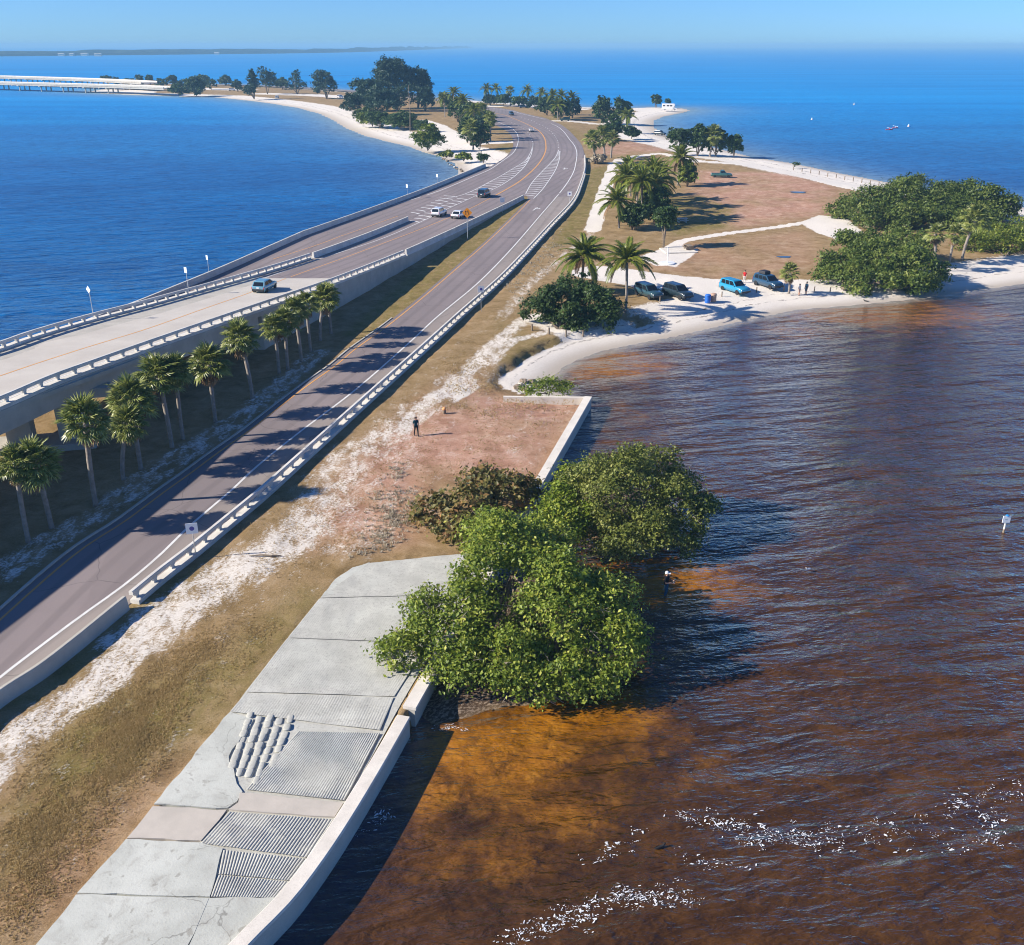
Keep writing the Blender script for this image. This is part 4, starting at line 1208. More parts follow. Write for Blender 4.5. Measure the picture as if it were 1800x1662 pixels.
twigs(mg, bl, 90, 33, M['twig']); prop_roots(mg, [(-2, -.6), (0, -.8), (2, -.3), (3, .4)], 34, M['twig'])
ft = P(985, 905); bl = blobs_px(ft, [(1000, 855, 2.6, 1.5, 1.5, 1.4), (985, 890, 2.4, 1.2, 1.3, 1.6), (1040, 835, 2.4, 1.2, 1.2, 1.2), (965, 905, 2.6, 1.2, 1.2, 1.2), (1010, 910, 2.2, 1.3, 1.2, 1.5), (990, 935, 2.0, 1.5, 1.2, 1.4), (950, 925, 2.2, 1.2, 1.1, 1.2)])
tree('shrub', 'bright yellow-green shrub squeezed between the two mangroves', 'shrub', ft, bl, 7000, .26, F['lime'], .08, 6)
ft = P(820, 935); bl = blobs_px(ft, [(770, 905, 1.9, 1.5, 1.5, 1.2), (830, 890, 2.2, 1.7, 1.6, 1.5), (890, 870, 2.3, 1.8, 1.5, 1.6), (800, 930, 1.7, 1.6, 1.1, 1.1), (850, 850, 2.2, 1.5, 1.3, 1.3), (925, 865, 2.2, 1.1, 1.1, 1.3), (745, 900, 1.7, .7, .9, .8)])
tree('sea_grape', 'broad reddish-green sea grape shrub left of the mangroves on dry grass', 'shrub', ft, bl, 5200, .36, F['grape'], .08, 8, clump=.6, per=14)
ft = P(965, 690); bl = blobs_px(ft, [(945, 684, 1.5, 1.2, .9, .7), (970, 680, 1.6, 1.2, .9, .8), (990, 684, 1.4, .9, .9, .6), (925, 688, 1.3, .8, .7, .4)])
tree('shrub', 'low bright green shrub behind the sea wall corner', 'shrub', ft, bl, 2600, .20, F['lime'], .05, 9)

# --- sea grape by the beach and the big thickets to the right
ft = P(985, 578); bl = blobs_px(ft, [(985, 535, 3.2, 3.2, 3.0, 2.4), (1040, 535, 3.1, 3.0, 2.8, 2.4), (945, 545, 2.6, 2.2, 2.4, 1.9), (1010, 515, 3.8, 3.0, 2.8, 2.1), (1000, 560, 2.0, 3.0, 2.0, 1.6), (1060, 555, 2.2, 2.2, 2.2, 1.7)])
tree('sea_grape', 'dense dark green sea grape at the bend of the small beach', 'tree', ft, bl, 15000, .40, F['broad'], .22, 12, clump=.6, per=20, lumps=8)
ft = P(1545, 505); bl = blobs_px(ft, [(1490, 472, 2.4, 4.6, 4.2, 2.4), (1560, 462, 3.1, 5.6, 5.0, 2.9), (1615, 475, 2.6, 4.2, 4.2, 2.7), (1540, 495, 1.8, 6.0, 3.2, 2.0), (1600, 500, 1.6, 4.2, 3.0, 1.8), (1520, 435, 3.6, 4.4, 4.2, 2.4), (1585, 432, 3.6, 4.4, 4.2, 2.3), (1455, 484, 1.8, 2.4, 2.6, 1.6), (1635, 488, 1.6, 1.8, 2.2, 1.6)])
tree('mangrove_tree', 'large dense mangrove thicket standing on the white beach', 'tree', ft, bl, 42000, .38, F['thicket'], .22, 14, 'thickets on the point', clump=.75, per=22, lumps=10, trunks=[(-5, 0), (-1, 0), (3, 0), (5, 0)])
ft = P(1590, 400); bl = blobs_px(ft, [(1520, 368, 3.0, 6.4, 5.6, 3.0), (1585, 358, 3.8, 7.2, 6.4, 3.5), (1645, 362, 3.8, 6.6, 6.4, 3.4), (1560, 388, 2.3, 6.4, 4.4, 2.4), (1640, 386, 2.5, 7, 4.6, 2.6), (1488, 370, 2.2, 3.6, 3.6, 2.2), (1610, 332, 4.0, 5, 4.5, 2.6)])
tree('mangrove_tree', 'wide bright thicket behind the beach thicket, left of the rounded tree', 'tree', ft, bl, 40000, .46, F['thicket'], .22, 15, 'thickets on the point', clump=.95, per=22, lumps=10, trunks=[(-8, 0), (0, 0), (8, 0)])
ft = P(1722, 402); bl = blobs_px(ft, [(1718, 368, 3.6, 6.2, 5.4, 3.6), (1745, 372, 3.0, 4.4, 4.4, 3.0), (1705, 392, 2.4, 5.4, 4.4, 2.6), (1695, 350, 4.2, 4.4, 4.4, 2.9)])
tree('broadleaf_tree', 'separate rounded tree at the right end of the wide thicket', 'tree', ft, bl, 18000, .46, F['thicket'], .28, 16, 'thickets on the point', clump=.9, per=20, lumps=9)
ft = P(1770, 450); bl = blobs_px(ft, [(1730, 436, 1.5, 4.4, 3.6, 1.7), (1780, 432, 1.8, 5.4, 4.4, 2.0), (1830, 430, 2.0, 5.4, 4.4, 2.2), (1755, 415, 1.9, 4.4, 3.6, 1.8), (1815, 408, 2.0, 5.4, 3.6, 2.0)])
tree('shrub', 'leafy green hedge-like scrub at the right edge above the beach', 'shrub', ft, bl, 20000, .34, F['mangrove'], .10, 17, 'thickets on the point', clump=.7, per=20, lumps=9)

# --- far trees, from their foot, height and width in the photograph
def far_tree(label, u, v, h, w, mat, seed, name='broadleaf_tree', group='trees far along the island', lift=.18, n=None, leaf=None, shape='round', density=1.0):
    f = P(u, v); H = hpx(v, h); W = w * mpp(v); g = random.Random(seed)
    bl = []
    if shape == 'pine':
        for i in range(9):
            t = (i + .5) / 9; z = H * (.2 + .75 * t); r = W * .5 * (1.05 - t) ** .7 * g.uniform(.5, .8)
            a = g.uniform(0, 6.28); q = W * .22 * (1 - t)
            bl.append(((math.cos(a) * q, math.sin(a) * q, z), (max(.5, r), max(.5, r), H * .13)))
    else:
        k = 7
        for i in range(k):
            a = g.uniform(0, 6.28); q = W * .27 * g.random() ** .5
            r = W * g.uniform(.20, .30)
            z = H * g.uniform(lift + .10, .80)
            bl.append(((math.cos(a) * q, math.sin(a) * q * .8, z), (r, r * .9, min(H * .26, r * 1.1))))
        bl.append(((0, 0, H * .72), (W * .30, W * .28, H * .26)))
        if lift < .3: bl.append(((0, 0, H * .40), (W * .42, W * .36, H * .30)))
    leaf = leaf or max(.45, .020 * math.sqrt(f.y) * 1.9)
    n = n or int(1500 + min(6500, 40 * h * w / 10))
    return tree(name, label, 'tree', f, bl, int(n * density), leaf, mat, max(.12, H * .018), seed, group, clump=max(.5, W * .06), per=16, lumps=5)


PN = 'pines on the island'
far_tree('tallest dark pine of the island clump', 695, 192, 86, 96, F['pine'], 101, 'pine_tree', PN, n=15000, leaf=1.0)
far_tree('tall pine at the right shoulder of the island clump', 735, 190, 74, 56, F['pine'], 102, 'pine_tree', PN, n=9000, leaf=1.0)
far_tree('lower pine on the left slope of the island clump', 645, 196, 58, 66, F['pine'], 103, 'pine_tree', PN, n=8000, leaf=1.0)
far_tree('dark pine in front of the tallest one', 672, 203, 50, 74, F['pine'], 104, 'pine_tree', PN, n=8000, leaf=1.0)
far_tree('small pine at the left foot of the clump', 622, 203, 36, 40, F['pine'], 105, 'pine_tree', PN, n=4500)
far_tree('dark bushy tree right of the pine clump', 748, 196, 44, 44, F['pine'], 106, 'pine_tree', PN, n=5000)
far_tree('tall upright pine at the left beach end', 447, 174, 52, 36, F['pine'], 107, 'pine_tree', PN, n=5200, shape='pine')
far_tree('windswept pine leaning right beside the beach-end pine', 470, 166, 44, 40, F['pine'], 108, 'pine_tree', PN, n=3800)
far_tree('thin open-crowned pine between two fuller ones', 523, 166, 44, 44, F['pine'], 109, 'pine_tree', PN, n=2000, shape='pine')
far_tree('full dark tree left of the beach curve', 574, 174, 48, 54, F['pine'], 110, 'pine_tree', PN, n=6000)
far_tree('small round tree under the thin pine', 497, 158, 20, 30, F['broad'], 111)
far_tree('lone small tree where the far bridge lands', 190, 149, 16, 24, F['broad'], 112)
far_tree('paired small tree left of the road end', 247, 150, 17, 18, F['broad'], 113)
far_tree('second of the paired small trees', 265, 150, 17, 18, F['broad'], 114)
far_tree('round small tree above the scrub', 304, 151, 19, 22, F['broad'], 115)
far_tree('dark scrub tree at the water on the left tip', 346, 168, 32, 44, F['broad'], 116)
far_tree('low dark scrub left of the dark scrub tree', 315, 168, 18, 40, F['broad'], 117)
far_tree('small round tree above the dark scrub tree', 357, 152, 20, 24, F['broad'], 118)
far_tree('single round tree left of the tall beach-end pine', 397, 151, 18, 26, F['broad'], 119)
far_tree('low shrub below the pines, left', 655, 222, 22, 60, F['mangrove'], 120, 'shrub')
far_tree('low shrub below the pines, right', 705, 226, 26, 70, F['broad'], 121, 'shrub')
far_tree('small shrub beside the sandy track', 742, 232, 20, 34, F['broad'], 122, 'shrub')
far_tree('spreading tree at the water edge below the pines', 752, 264, 44, 66, F['mangrove'], 123, n=5200)
far_tree('round tree by the road, right of the pines, lower', 843, 262, 42, 42, F['broad'], 124, n=4200)
far_tree('dark thicket tree behind the roadside palms', 830, 228, 46, 56, F['broad'], 125, n=5200)
far_tree('dark tree right of the road bend, left half', 1060, 217, 48, 46, F['broad'], 126, n=5200)
far_tree('dark tree right of the road bend, right half', 1092, 218, 44, 44, F['broad'], 127, n=4600)
far_tree('dark tree in front of the pair right of the bend', 1075, 247, 42, 50, F['broad'], 128, n=5000)
far_tree('low dark bush beside the sandy corner', 1110, 243, 20, 34, F['broad'], 129, 'shrub')
far_tree('lone round tree on the sand spit by the camper', 1153, 189, 24, 20, F['broad'], 130)
far_tree('small bush behind the camper', 1174, 183, 8, 9, F['broad'], 131, 'shrub')
far_tree('leftmost dark tree of the shore grove', 1192, 272, 46, 46, F['broad'], 132, n=5000, group='shore grove')
far_tree('tall middle tree of the shore grove', 1226, 273, 52, 46, F['broad'], 133, n=5200, group='shore grove')
far_tree('third tree of the shore grove', 1258, 273, 50, 44, F['broad'], 134, n=5000, group='shore grove')
far_tree('rightmost small tree of the shore grove', 1290, 274, 36, 36, F['broad'], 135, n=4000, group='shore grove')
far_tree('small dark shrub on the beach strip beside the track', 1397, 292, 6, 15, F['broad'], 136, 'shrub', n=300, leaf=.4)
far_tree('dark tree filling the middle of the palm cluster', 1150, 392, 62, 62, F['broad'], 137, n=6500, group='palm cluster on the lawn')
far_tree('leafy shrub below the tall palm on the lawn', 1208, 328, 42, 44, F['mangrove'], 138, 'shrub', n=3600, group='palm cluster on the lawn')
far_tree('dark shrub at the foot of the palm cluster', 1112, 405, 44, 52, F['broad'], 139, 'shrub', n=4500, group='palm cluster on the lawn')
far_tree('slim tree with bare trunk beside the white slab', 1166, 436, 74, 50, F['broad'], 140, n=3800, lift=.42, group='palm cluster on the lawn')
far_tree('brush heap beside the far barrier end', 1052, 288, 16, 40, F['weed'], 141, 'shrub', n=1500)
far_tree('scrub on the rocky bank by the left parapet end', 815, 282, 12, 34, F['mangrove'], 142, 'shrub', n=1200)
far_tree('second scrub on the rocky bank', 785, 276, 10, 30, F['mangrove'], 143, 'shrub', n=1000)
far_tree('green scrub at the end of the left parapet', 850, 285, 14, 20, F['broad'], 144, 'shrub', n=1000)

for i, (u, v, h, w, lb) in enumerate([(862, 186, 18, 34, 'dense bush at the left end of the far roadside row'), (885, 187, 20, 36, 'bush under the second far roadside palm'), (912, 188, 16, 34, 'low bush under the far fan palm'), (940, 192, 22, 36, 'bush left of the dense junction palms'),
                                        (962, 203, 34, 40, 'bushy tree at the left of the junction palms'), (985, 211, 36, 46, 'bushy tree in the middle of the junction palms'), (1006, 208, 34, 36, 'bushy tree at the right of the junction palms'),
                                        (805, 215, 46, 44, 'full tree behind the tallest feather palm'), (822, 250, 44, 44, 'full tree at the roadside beside the inner fan palms'), (852, 236, 42, 38, 'full tree closest to the inner bend of the road'), (790, 200, 36, 36, 'full tree left of the tallest feather palm'),
                                        (668, 224, 26, 50, 'green bush on the beach side of the pine clump'), (700, 196, 46, 70, 'dark filling tree low in the pine clump'), (640, 216, 26, 44, 'rounded bush at the left base of the pine clump')]):
    far_tree(lb, u, v, h, w, F['broad'] if i % 3 else F['pine'], 150 + i, n=3600)
for i, (u, v, h, w, lb) in enumerate([(285, 154, 16, 26, 'small tree in front of the low bridge end'), (322, 158, 18, 28, 'small tree left of the parked far cars'), (372, 158, 20, 28, 'tree in the gap left of the lone round tree'), (418, 162, 20, 26, 'small dark tree beside the beach-end pine'), (228, 152, 14, 22, 'small tree where the white bridge touches the island'), (205, 150, 14, 20, 'tiny tree in front of the white bridge')]):
    far_tree(lb, u, v, h, w, F['broad'], 180 + i, n=1800)

# ------------------------------------------------------------------ palms
def frond_fan(seed):
    """a cabbage-palm leaf: stalk along +X, then a drooping fan of blades"""
    g = random.Random(seed); V = []; Fc = []; T = []
    def quad(a, b, c, d, t):
        i = len(V); V.extend([a, b, c, d]); Fc.append((i, i + 1, i + 2, i + 3)); T.extend([t] * 4)
    L = .95
    quad((0, -.03, 0), (L, -.02, .04), (L, .02, .04), (0, .03, 0), .55)
    nb = 17
    for i in range(nb):
        a = R(-118 + 236 * i / (nb - 1)); r = (.95 if abs(a) < 1.2 else .78) * g.uniform(.88, 1.05)
        dx, dy = math.cos(a), math.sin(a); fold = .16 * abs(dy)
        w = .075; px, py = -dy * w, dx * w
        x1, y1, z1 = L + dx * r * .55, dy * r * .55, .04 + fold - .02
        x2, y2, z2 = L + dx * r, dy * r * .92, .04 + fold - .22 * g.uniform(.6, 1.6)
        t = g.uniform(.25, .95)
        quad((L - dx * .02, dy * .02, .04), (x1 + px, y1 + py, z1 - .03), (x1, y1, z1 + .02), (L + px * .3, py * .3, .05), t)
        quad((L - px * .3, -py * .3, .05), (x1, y1, z1 + .02), (x1 - px, y1 - py, z1 - .03), (L - px * .2, -py * .2, .04), t * .85)
        quad((x1 + px, y1 + py, z1 - .03), (x2, y2, z2), (x2, y2, z2 - .005), (x1, y1, z1 + .02), t)
        quad((x1, y1, z1 + .02), (x2, y2, z2), (x2, y2, z2 - .005), (x1 - px, y1 - py, z1 - .03), t * .85)
    return np.array(V), np.array(Fc), np.array(T)


def frond_feather(seed, L=3.9, arch=.9):
    """a coconut leaf: arching midrib along +X with hanging leaflets"""
    g = random.Random(seed); V = []; Fc = []; T = []
    def quad(a, b, c, d, t):
        i = len(V); V.extend([a, b, c, d]); Fc.append((i, i + 1, i + 2, i + 3)); T.extend([t] * 4)
    def rib(t):
        return Vector((L * (t - .12 * t * t * arch), 0, L * (.34 * t - (.34 + .42 * arch) * t * t)))
    n = 30; tone = g.uniform(.35, .75)
    for i in range(10):
        a, b = rib(i / 10), rib((i + 1) / 10); w = .05 * (1 - i / 11)
        quad(a + Vector((0, -w, 0)), b + Vector((0, -w * .9, 0)), b + Vector((0, w * .9, 0)), a + Vector((0, w, 0)), .95)
    for i in range(n):
        t = .10 + .89 * i / n; p = rib(t); tg = (rib(min(1, t + .02)) - rib(t - .02)).normalized()
        ll = L * .23 * math.sin(math.pi * min(1, .15 + .8 * t)) ** .6 * g.uniform(.85, 1.1)
        for s in (-1, 1):
            d = (Vector((.55, s * 1.0, .10)).normalized()); d = (d + tg * .35).normalized()
            e1 = p + d * ll * .5 + Vector((0, 0, -.03)); e2 = p + d * ll * .92 + Vector((0, 0, -ll * g.uniform(.25, .55)))
            w = tg * .085; tt = min(1, max(0, tone + g.uniform(-.2, .2)))
            quad(p - w * .6, e1 - w, e1 + w, p + w * .6, tt); quad(e1 - w, e2, e2 + tg * .01, e1 + w, tt)
    return np.array([tuple(v) for v in V]), np.array(Fc), np.array(T)


FAN = [fast_mesh('frond', *frond_fan(20 + i)[:2], F['sabal'], False, dict(tint=frond_fan(20 + i)[2])) for i in range(4)]
FAN_D = [fast_mesh('frond', *frond_fan(30 + i)[:2], F['dead'], False, dict(tint=frond_fan(30 + i)[2])) for i in range(2)]
FEA = [fast_mesh('frond', *frond_feather(40 + i, 3.9, .75 + .14 * i)[:2], F['coco'], False, dict(tint=frond_feather(40 + i, 3.9, .75 + .14 * i)[2])) for i in range(4)]
FEA_D = [fast_mesh('frond', *frond_feather(50 + i, 3.5, 1.3)[:2], F['dead'], False, dict(tint=frond_feather(50 + i, 3.5, 1.3)[2])) for i in range(2)]


def palm_trunk(h, r, lean, seed, flare=1.35):
    g = random.Random(seed); path = []; rad = []
    a = g.uniform(0, 6.28)
    for i in range(13):
        t = i / 12; path.append((math.cos(a) * lean * t * t, math.sin(a) * lean * t * t, -.25 + (h + .25) * t))
        rad.append(r * (flare if i == 0 else 1.0) * (1.04 if i % 2 else .95) * (1.0 if t < .85 else 1.12))
    mb = MB(); mb.tube(path, rad, 9); return mb, Vector(path[-1])


def sabal(label, foot, h, seed, group=None, scale=1.0, nf=30, joined=False, dead=4):
    g = random.Random(seed); o = empty('cabbage_palm', foot, g.uniform(0, 6.28)); tag(o, label, 'palm', group)
    mb, top = palm_trunk(h, .17 * scale, g.uniform(0, 1.1), seed); mb.build('trunk', M['bark'], o, smooth=True)
    scale *= g.uniform(.82, 1.2); nf = int(nf * g.uniform(.7, 1.15)); dead = int(dead * g.uniform(.3, 3.2))
    parts = []
    for i in range(nf):
        t = i / nf; el = 84 - 118 * t ** .85 + g.uniform(-9, 9); az = i * 137.5 + g.uniform(-14, 14)
        parts.append((FAN[i % 4], top + Vector((0, 0, .12 - .3 * t)), (R(g.uniform(-18, 18)), R(-el), R(az)), scale * g.uniform(.9, 1.12)))
    for i in range(dead):
        parts.append((FAN_D[i % 2], top + Vector((0, 0, -.3)), (R(g.uniform(-20, 20)), R(g.uniform(48, 78)), R(g.uniform(0, 360))), scale * g.uniform(.7, .95)))
    place_fronds(o, parts, joined, F['sabal'])
    return o


def place_fronds(o, parts, joined, mat):
    if not joined:
        for me, loc, rot, s in parts: link('frond', me, o, loc, rot, s)
        return
    Vs, Fs, Ts, b = [], [], [], 0
    for me, loc, rot, s in parts:
        v = np.empty(len(me.vertices) * 3, np.float32); me.vertices.foreach_get('co', v); v = v.reshape(-1, 3)
        t = np.empty(len(me.vertices), np.float32); me.attributes['tint'].data.foreach_get('value', t)
        f = np.arange(len(v)).reshape(-1, 4)
        mm = np.array(Euler(rot).to_matrix()); v = (v * s) @ mm.T + np.array(loc)
        Vs.append(v); Fs.append(f + b); Ts.append(t); b += len(v)
    link('crown', fast_mesh('crown', np.vstack(Vs), np.vstack(Fs), mat, False, dict(tint=np.concatenate(Ts))), o)


def coconut(label, foot, h, seed, group=None, scale=1.0, nf=26, joined=False, dead=3, lean=.8):
    g = random.Random(seed); o = empty('coconut_palm', foot, g.uniform(0, 6.28)); tag(o, label, 'palm', group)
    mb, top = palm_trunk(h, .16 * scale, lean, seed, 1.7); mb.build('trunk', M['bark'], o, smooth=True)
    parts = []
    for i in range(nf):
        t = i / nf; el = 78 - 88 * t + g.uniform(-7, 7); az = i * 137.5 + g.uniform(-12, 12)
        parts.append((FEA[min(3, int(t * 4))], top + Vector((0, 0, .1)), (R(g.uniform(-15, 15)), R(-el), R(az)), scale * (0.82 + .25 * t) * g.uniform(.92, 1.08)))
    for i in range(dead):
        parts.append((FEA_D[i % 2], top + Vector((0, 0, -.1)), (0, R(g.uniform(10, 35)), R(g.uniform(0, 360))), scale * .9))
    place_fronds(o, parts, joined, F['coco'])
    return o


ORD = ['first', 'second', 'third', 'fourth', 'fifth', 'sixth', 'seventh', 'eighth', 'ninth', 'tenth', 'eleventh', 'twelfth', 'thirteenth', 'fourteenth', 'fifteenth']
ROWP = [(50, 952, 5.5), (91, 928, 5.1), (169, 890, 6.6), (217, 845, 4.5), (248, 826, 5.6), (303, 788, 6.0), (322, 773, 6.2), (379, 742, 5.2), (444, 700, 5.6), (491, 656, 4.7), (506, 649, 4.9),
        (530, 635, 5.4), (546, 618, 5.1), (563, 599, 4.6), (582, 587, 4.4)]
for i, (u, v, h) in enumerate(ROWP):
    sabal(f'{ORD[i]} cabbage palm from the left in the row between bridge and lower road', P(u, v), h, 300 + i, 'row of cabbage palms along the bridge', 1.04 + .06 * ((i * 7) % 3 - 1), 40)
coconut('coconut palm nearest the lower road barrier, left of two by the sea grape', P(1022, 516), hpx(516, 60), 401, 'coconut palms', 1.12, 30, dead=6, lean=.2)
coconut('tall coconut palm right of the sea grape, leaning over the parked cars', P(1100, 548), hpx(548, 84), 402, 'coconut palms', 1.05, 26, dead=1, lean=.3)
for i, (u, v, hh, lb) in enumerate([(1100, 378, 62, 'coconut palm at the top left of the lawn cluster'), (1088, 402, 44, 'leftmost low coconut palm of the lawn cluster, over the sandy track'),
                                    (1128, 392, 68, 'coconut palm with upright fronds in the middle of the lawn cluster'), (1150, 385, 60, 'coconut palm at the back right of the lawn cluster'),
                                    (1191, 326, 46, 'tall coconut palm with pale trunk standing above the lawn cluster'), (1120, 360, 46, 'coconut palm hidden at the back of the lawn cluster'), (1108, 345, 44, 'coconut palm at the back left of the lawn cluster'), (1142, 366, 62, 'high coconut palm at the back middle of the lawn cluster'), (1162, 352, 40, 'coconut palm right of the back middle of the lawn cluster')]):
    coconut(lb, P(u, v), hpx(v, hh), 410 + i, 'coconut palms', 1.18, 26, dead=2, lean=.5)
sabal('short cabbage palm on the beach beside the bright blue car', P(1387, 513), hpx(513, 32), 430, None, .95, 30)
sabal('taller of two cabbage palms beside the beach thicket', P(1691, 456), hpx(456, 66), 431, 'palms by the thicket', 1.25, 28, dead=3)
sabal('shorter cabbage palm with brown skirt beside the beach thicket', P(1668, 464), hpx(464, 50), 432, 'palms by the thicket', 1.15, 24, dead=10)
sabal('cabbage palm half buried in the beach thicket', P(1640, 475), hpx(475, 62), 433, 'palms by the thicket', 1.15, 24, dead=3)
for i, (u, v, hh, kind, lb) in enumerate([
        (798, 208, 52, 'c', 'tallest feather palm right of the pine clump'), (782, 206, 38, 'c', 'feather palm close beside the dark pine'), (815, 222, 52, 'c', 'feather palm above the roadside thicket'), (836, 245, 58, 'c', 'feather palm leaning over the road shoulder'),
        (848, 232, 44, 's', 'fan palm behind the round roadside tree'), (862, 248, 44, 's', 'fan palm nearest the inner road edge'), (832, 262, 40, 's', 'fan palm at the left of the round roadside tree'),
        (855, 184, 32, 'c', 'leftmost palm of the far roadside row'), (873, 184, 32, 'c', 'second palm of the far roadside row'), (897, 186, 30, 's', 'fan palm in the far roadside row'), (926, 188, 34, 'c', 'palm standing alone right of the far row gap'),
        (951, 195, 36, 'c', 'palm left of the dense palm clump'), (972, 203, 40, 'c', 'left palm of the dense clump by the junction'), (988, 207, 44, 'c', 'middle palm of the dense clump by the junction'), (1006, 206, 40, 'c', 'right palm of the dense clump by the junction'), (980, 212, 30, 'c', 'low front palm of the dense clump by the junction'),
        (1046, 288, 46, 's', 'fan palm nearest the far barrier end'), (1063, 282, 48, 's', 'second fan palm by the far barrier end'), (1074, 278, 38, 's', 'third fan palm by the far barrier end'),
        (1248, 274, 42, 's', 'slim fan palm in front of the shore grove'), (1102, 232, 30, 'c', 'small palm between the dark trees right of the bend')]):
    if kind == 'c': coconut(lb, P(u, v), hpx(v, hh) * .82, 440 + i, 'palms farther along the road', 1.25, 20, True, 2, .5)
    else: sabal(lb, P(u, v), hpx(v, hh) * .86, 440 + i, 'palms farther along the road', 1.7, 26, True, 3)

# ------------------------------------------------------------------ weeds and tufts on the open ground
def scatter(name, polys, n, size, mat, seed, zoff=.03, tall=1.0, k=9):
    g = np.random.default_rng(seed); pts = []
    for poly in polys:
        lo, hi = poly.min(0), poly.max(0); need = n // len(polys)
        c = g.uniform(lo, hi, (need * 6, 2)); c = c[inside(c, poly)]
        pr_ = np.clip(segdist(c, poly, True) / 2.6, 0, 1) * np.clip(1.9 * vnoise(c, 2.6, 21) - .25, .05, 1) * np.clip(1.6 * vnoise(c, .9, 22), .2, 1); c = c[g.random(len(c)) < pr_][:need]; pts.append(c)
    pts = np.vstack(pts); N = len(pts)
    base = np.repeat(pts, k, 0) + g.normal(0, size * .35, (N * k, 2))
    a = g.uniform(0, 6.28, N * k); s = size * g.uniform(.5, 1.4, N * k); z = GZ + zoff + und_at(base)
    dx, dy = np.cos(a) * s * .22, np.sin(a) * s * .22; lx, ly = g.normal(0, .45, N * k) * s, g.normal(0, .45, N * k) * s; hh = s * g.uniform(.4, 1.0, N * k) * tall
    V = np.stack([np.column_stack([base[:, 0] - dx, base[:, 1] - dy, z - .08]), np.column_stack([base[:, 0] + dx, base[:, 1] + dy, z - .08]),
                  np.column_stack([base[:, 0] + lx + dx * .4, base[:, 1] + ly + dy * .4, z + hh]), np.column_stack([base[:, 0] + lx - dx * .4, base[:, 1] + ly - dy * .4, z + hh])], 1).reshape(-1, 3)
    t = np.clip(np.repeat(g.normal(.5, .22, N), k) + g.normal(0, .1, N * k), 0, 1)
    me = fast_mesh(name, V, np.arange(N * k * 4).reshape(-1, 4), mat, False, dict(tint=np.repeat(t, 4)))
    return link(name, me)


F['turf'] = foliage('dry_turf', (0.32, 0.23, 0.10), (0.50, 0.37, 0.17), (0.66, 0.53, 0.30), .5, .9, .05)
VERGE = pxpoly([(-30, 1290), (120, 1180), (235, 1080), (345, 990), (520, 840), (640, 735), (760, 625), (890, 520), (930, 560), (880, 640), (880, 690), (1025, 700), (940, 845), (760, 870), (720, 960), (610, 985), (540, 1060), (420, 1210), (320, 1335), (210, 1470), (40, 1665), (-30, 1665)])
OLIVE = pxpoly([(40, 1345), (150, 1250), (300, 1140), (420, 1070), (550, 1040), (420, 1210), (320, 1335), (210, 1470), (40, 1665), (-30, 1665), (-30, 1420)])
tag(scatter('dry_grass', [OLIVE, OLIVE, VERGE], 36000, .075, F['turf'], 71, .02, .7, 5), 'short dry tussocks of grass over the sandy verge beside the lower road', 'grass', kind='stuff')
WEED = pxpoly([(640, 870), (700, 800), (760, 860), (740, 950), (680, 975), (610, 985), (630, 930)])
tag(scatter('weeds', [WEED, pxpoly([(880, 500), (985, 400), (1010, 420), (960, 490), (900, 545)])], 1100, .17, F['weed'], 72, .0, 1.0), 'pale grey dry weeds in scattered tufts on the verge', 'weeds', kind='stuff')
# ------------------------------------------------------------------ far shore and far bridge
m = NT('far_wood'); a = m.noise(m.coord(), .02, 5, .7)
M['far_wood'] = m.set(m.mix(m.step(a, .4, .6), (0.020, 0.034, 0.022), (0.045, 0.062, 0.035)), .95, .05)
sh = spline([P(u, v, 0) for u, v in [(-700, 106), (-300, 102), (0, 99.5), (200, 97.5), (400, 95.5), (560, 93.5), (680, 90), (760, 87), (830, 84.5)]], 45)
q = np.arange(len(sh)); hh = 13 + 13 * vnoise(np.stack([q * 1.0, q * 0], 1), 5.0, 3) + 7 * vnoise(np.stack([q * 1.0, q * 0 + 9], 1), 1.3, 5)
hh *= .75 * np.clip((len(sh) - q) / 14, .1, 1)
mb = MB()
mb.quadstrip([[(sh[i, 0], sh[i, 1], -.5), (sh[i, 0], sh[i, 1] + 6, hh[i] * .5), (sh[i, 0], sh[i, 1] + 40, hh[i]), (sh[i, 0], sh[i, 1] + 300, hh[i] * .9), (sh[i, 0], sh[i, 1] + 500, -.5)] for i in range(len(sh))])
tag(mb.build('far_shore', M['far_wood']), kind='structure')
for i, (u, v, w) in enumerate([(118, 92, 12), (136, 92, 8), (158, 91.5, 14), (182, 92.5, 14), (387, 89.5, 9)]):
    p = P(u, v + 6.6, 0); k = w * mpp(v + 6); o = empty('far_house', (p.x, p.y - 40, 0))
    mb = MB(); mb.box((0, 0, 3), (k * .8, 12, 6)); mb.build('wall', M['concrete'], o)
    mb = MB(); mb.quadstrip([[(-k * .4 - 1, -7, 6), (-k * .4 - 1, 0, 8), (-k * .4 - 1, 7, 6)], [(k * .4 + 1, -7, 6), (k * .4 + 1, 0, 8), (k * .4 + 1, 7, 6)]], caps=True); mb.build('roof', M['concrete'], o)
    tag(o, f'{["leftmost", "second", "third", "fourth", "lone rightmost"][i]} pale building on the hazy far shore', 'building', 'buildings on the far shore')

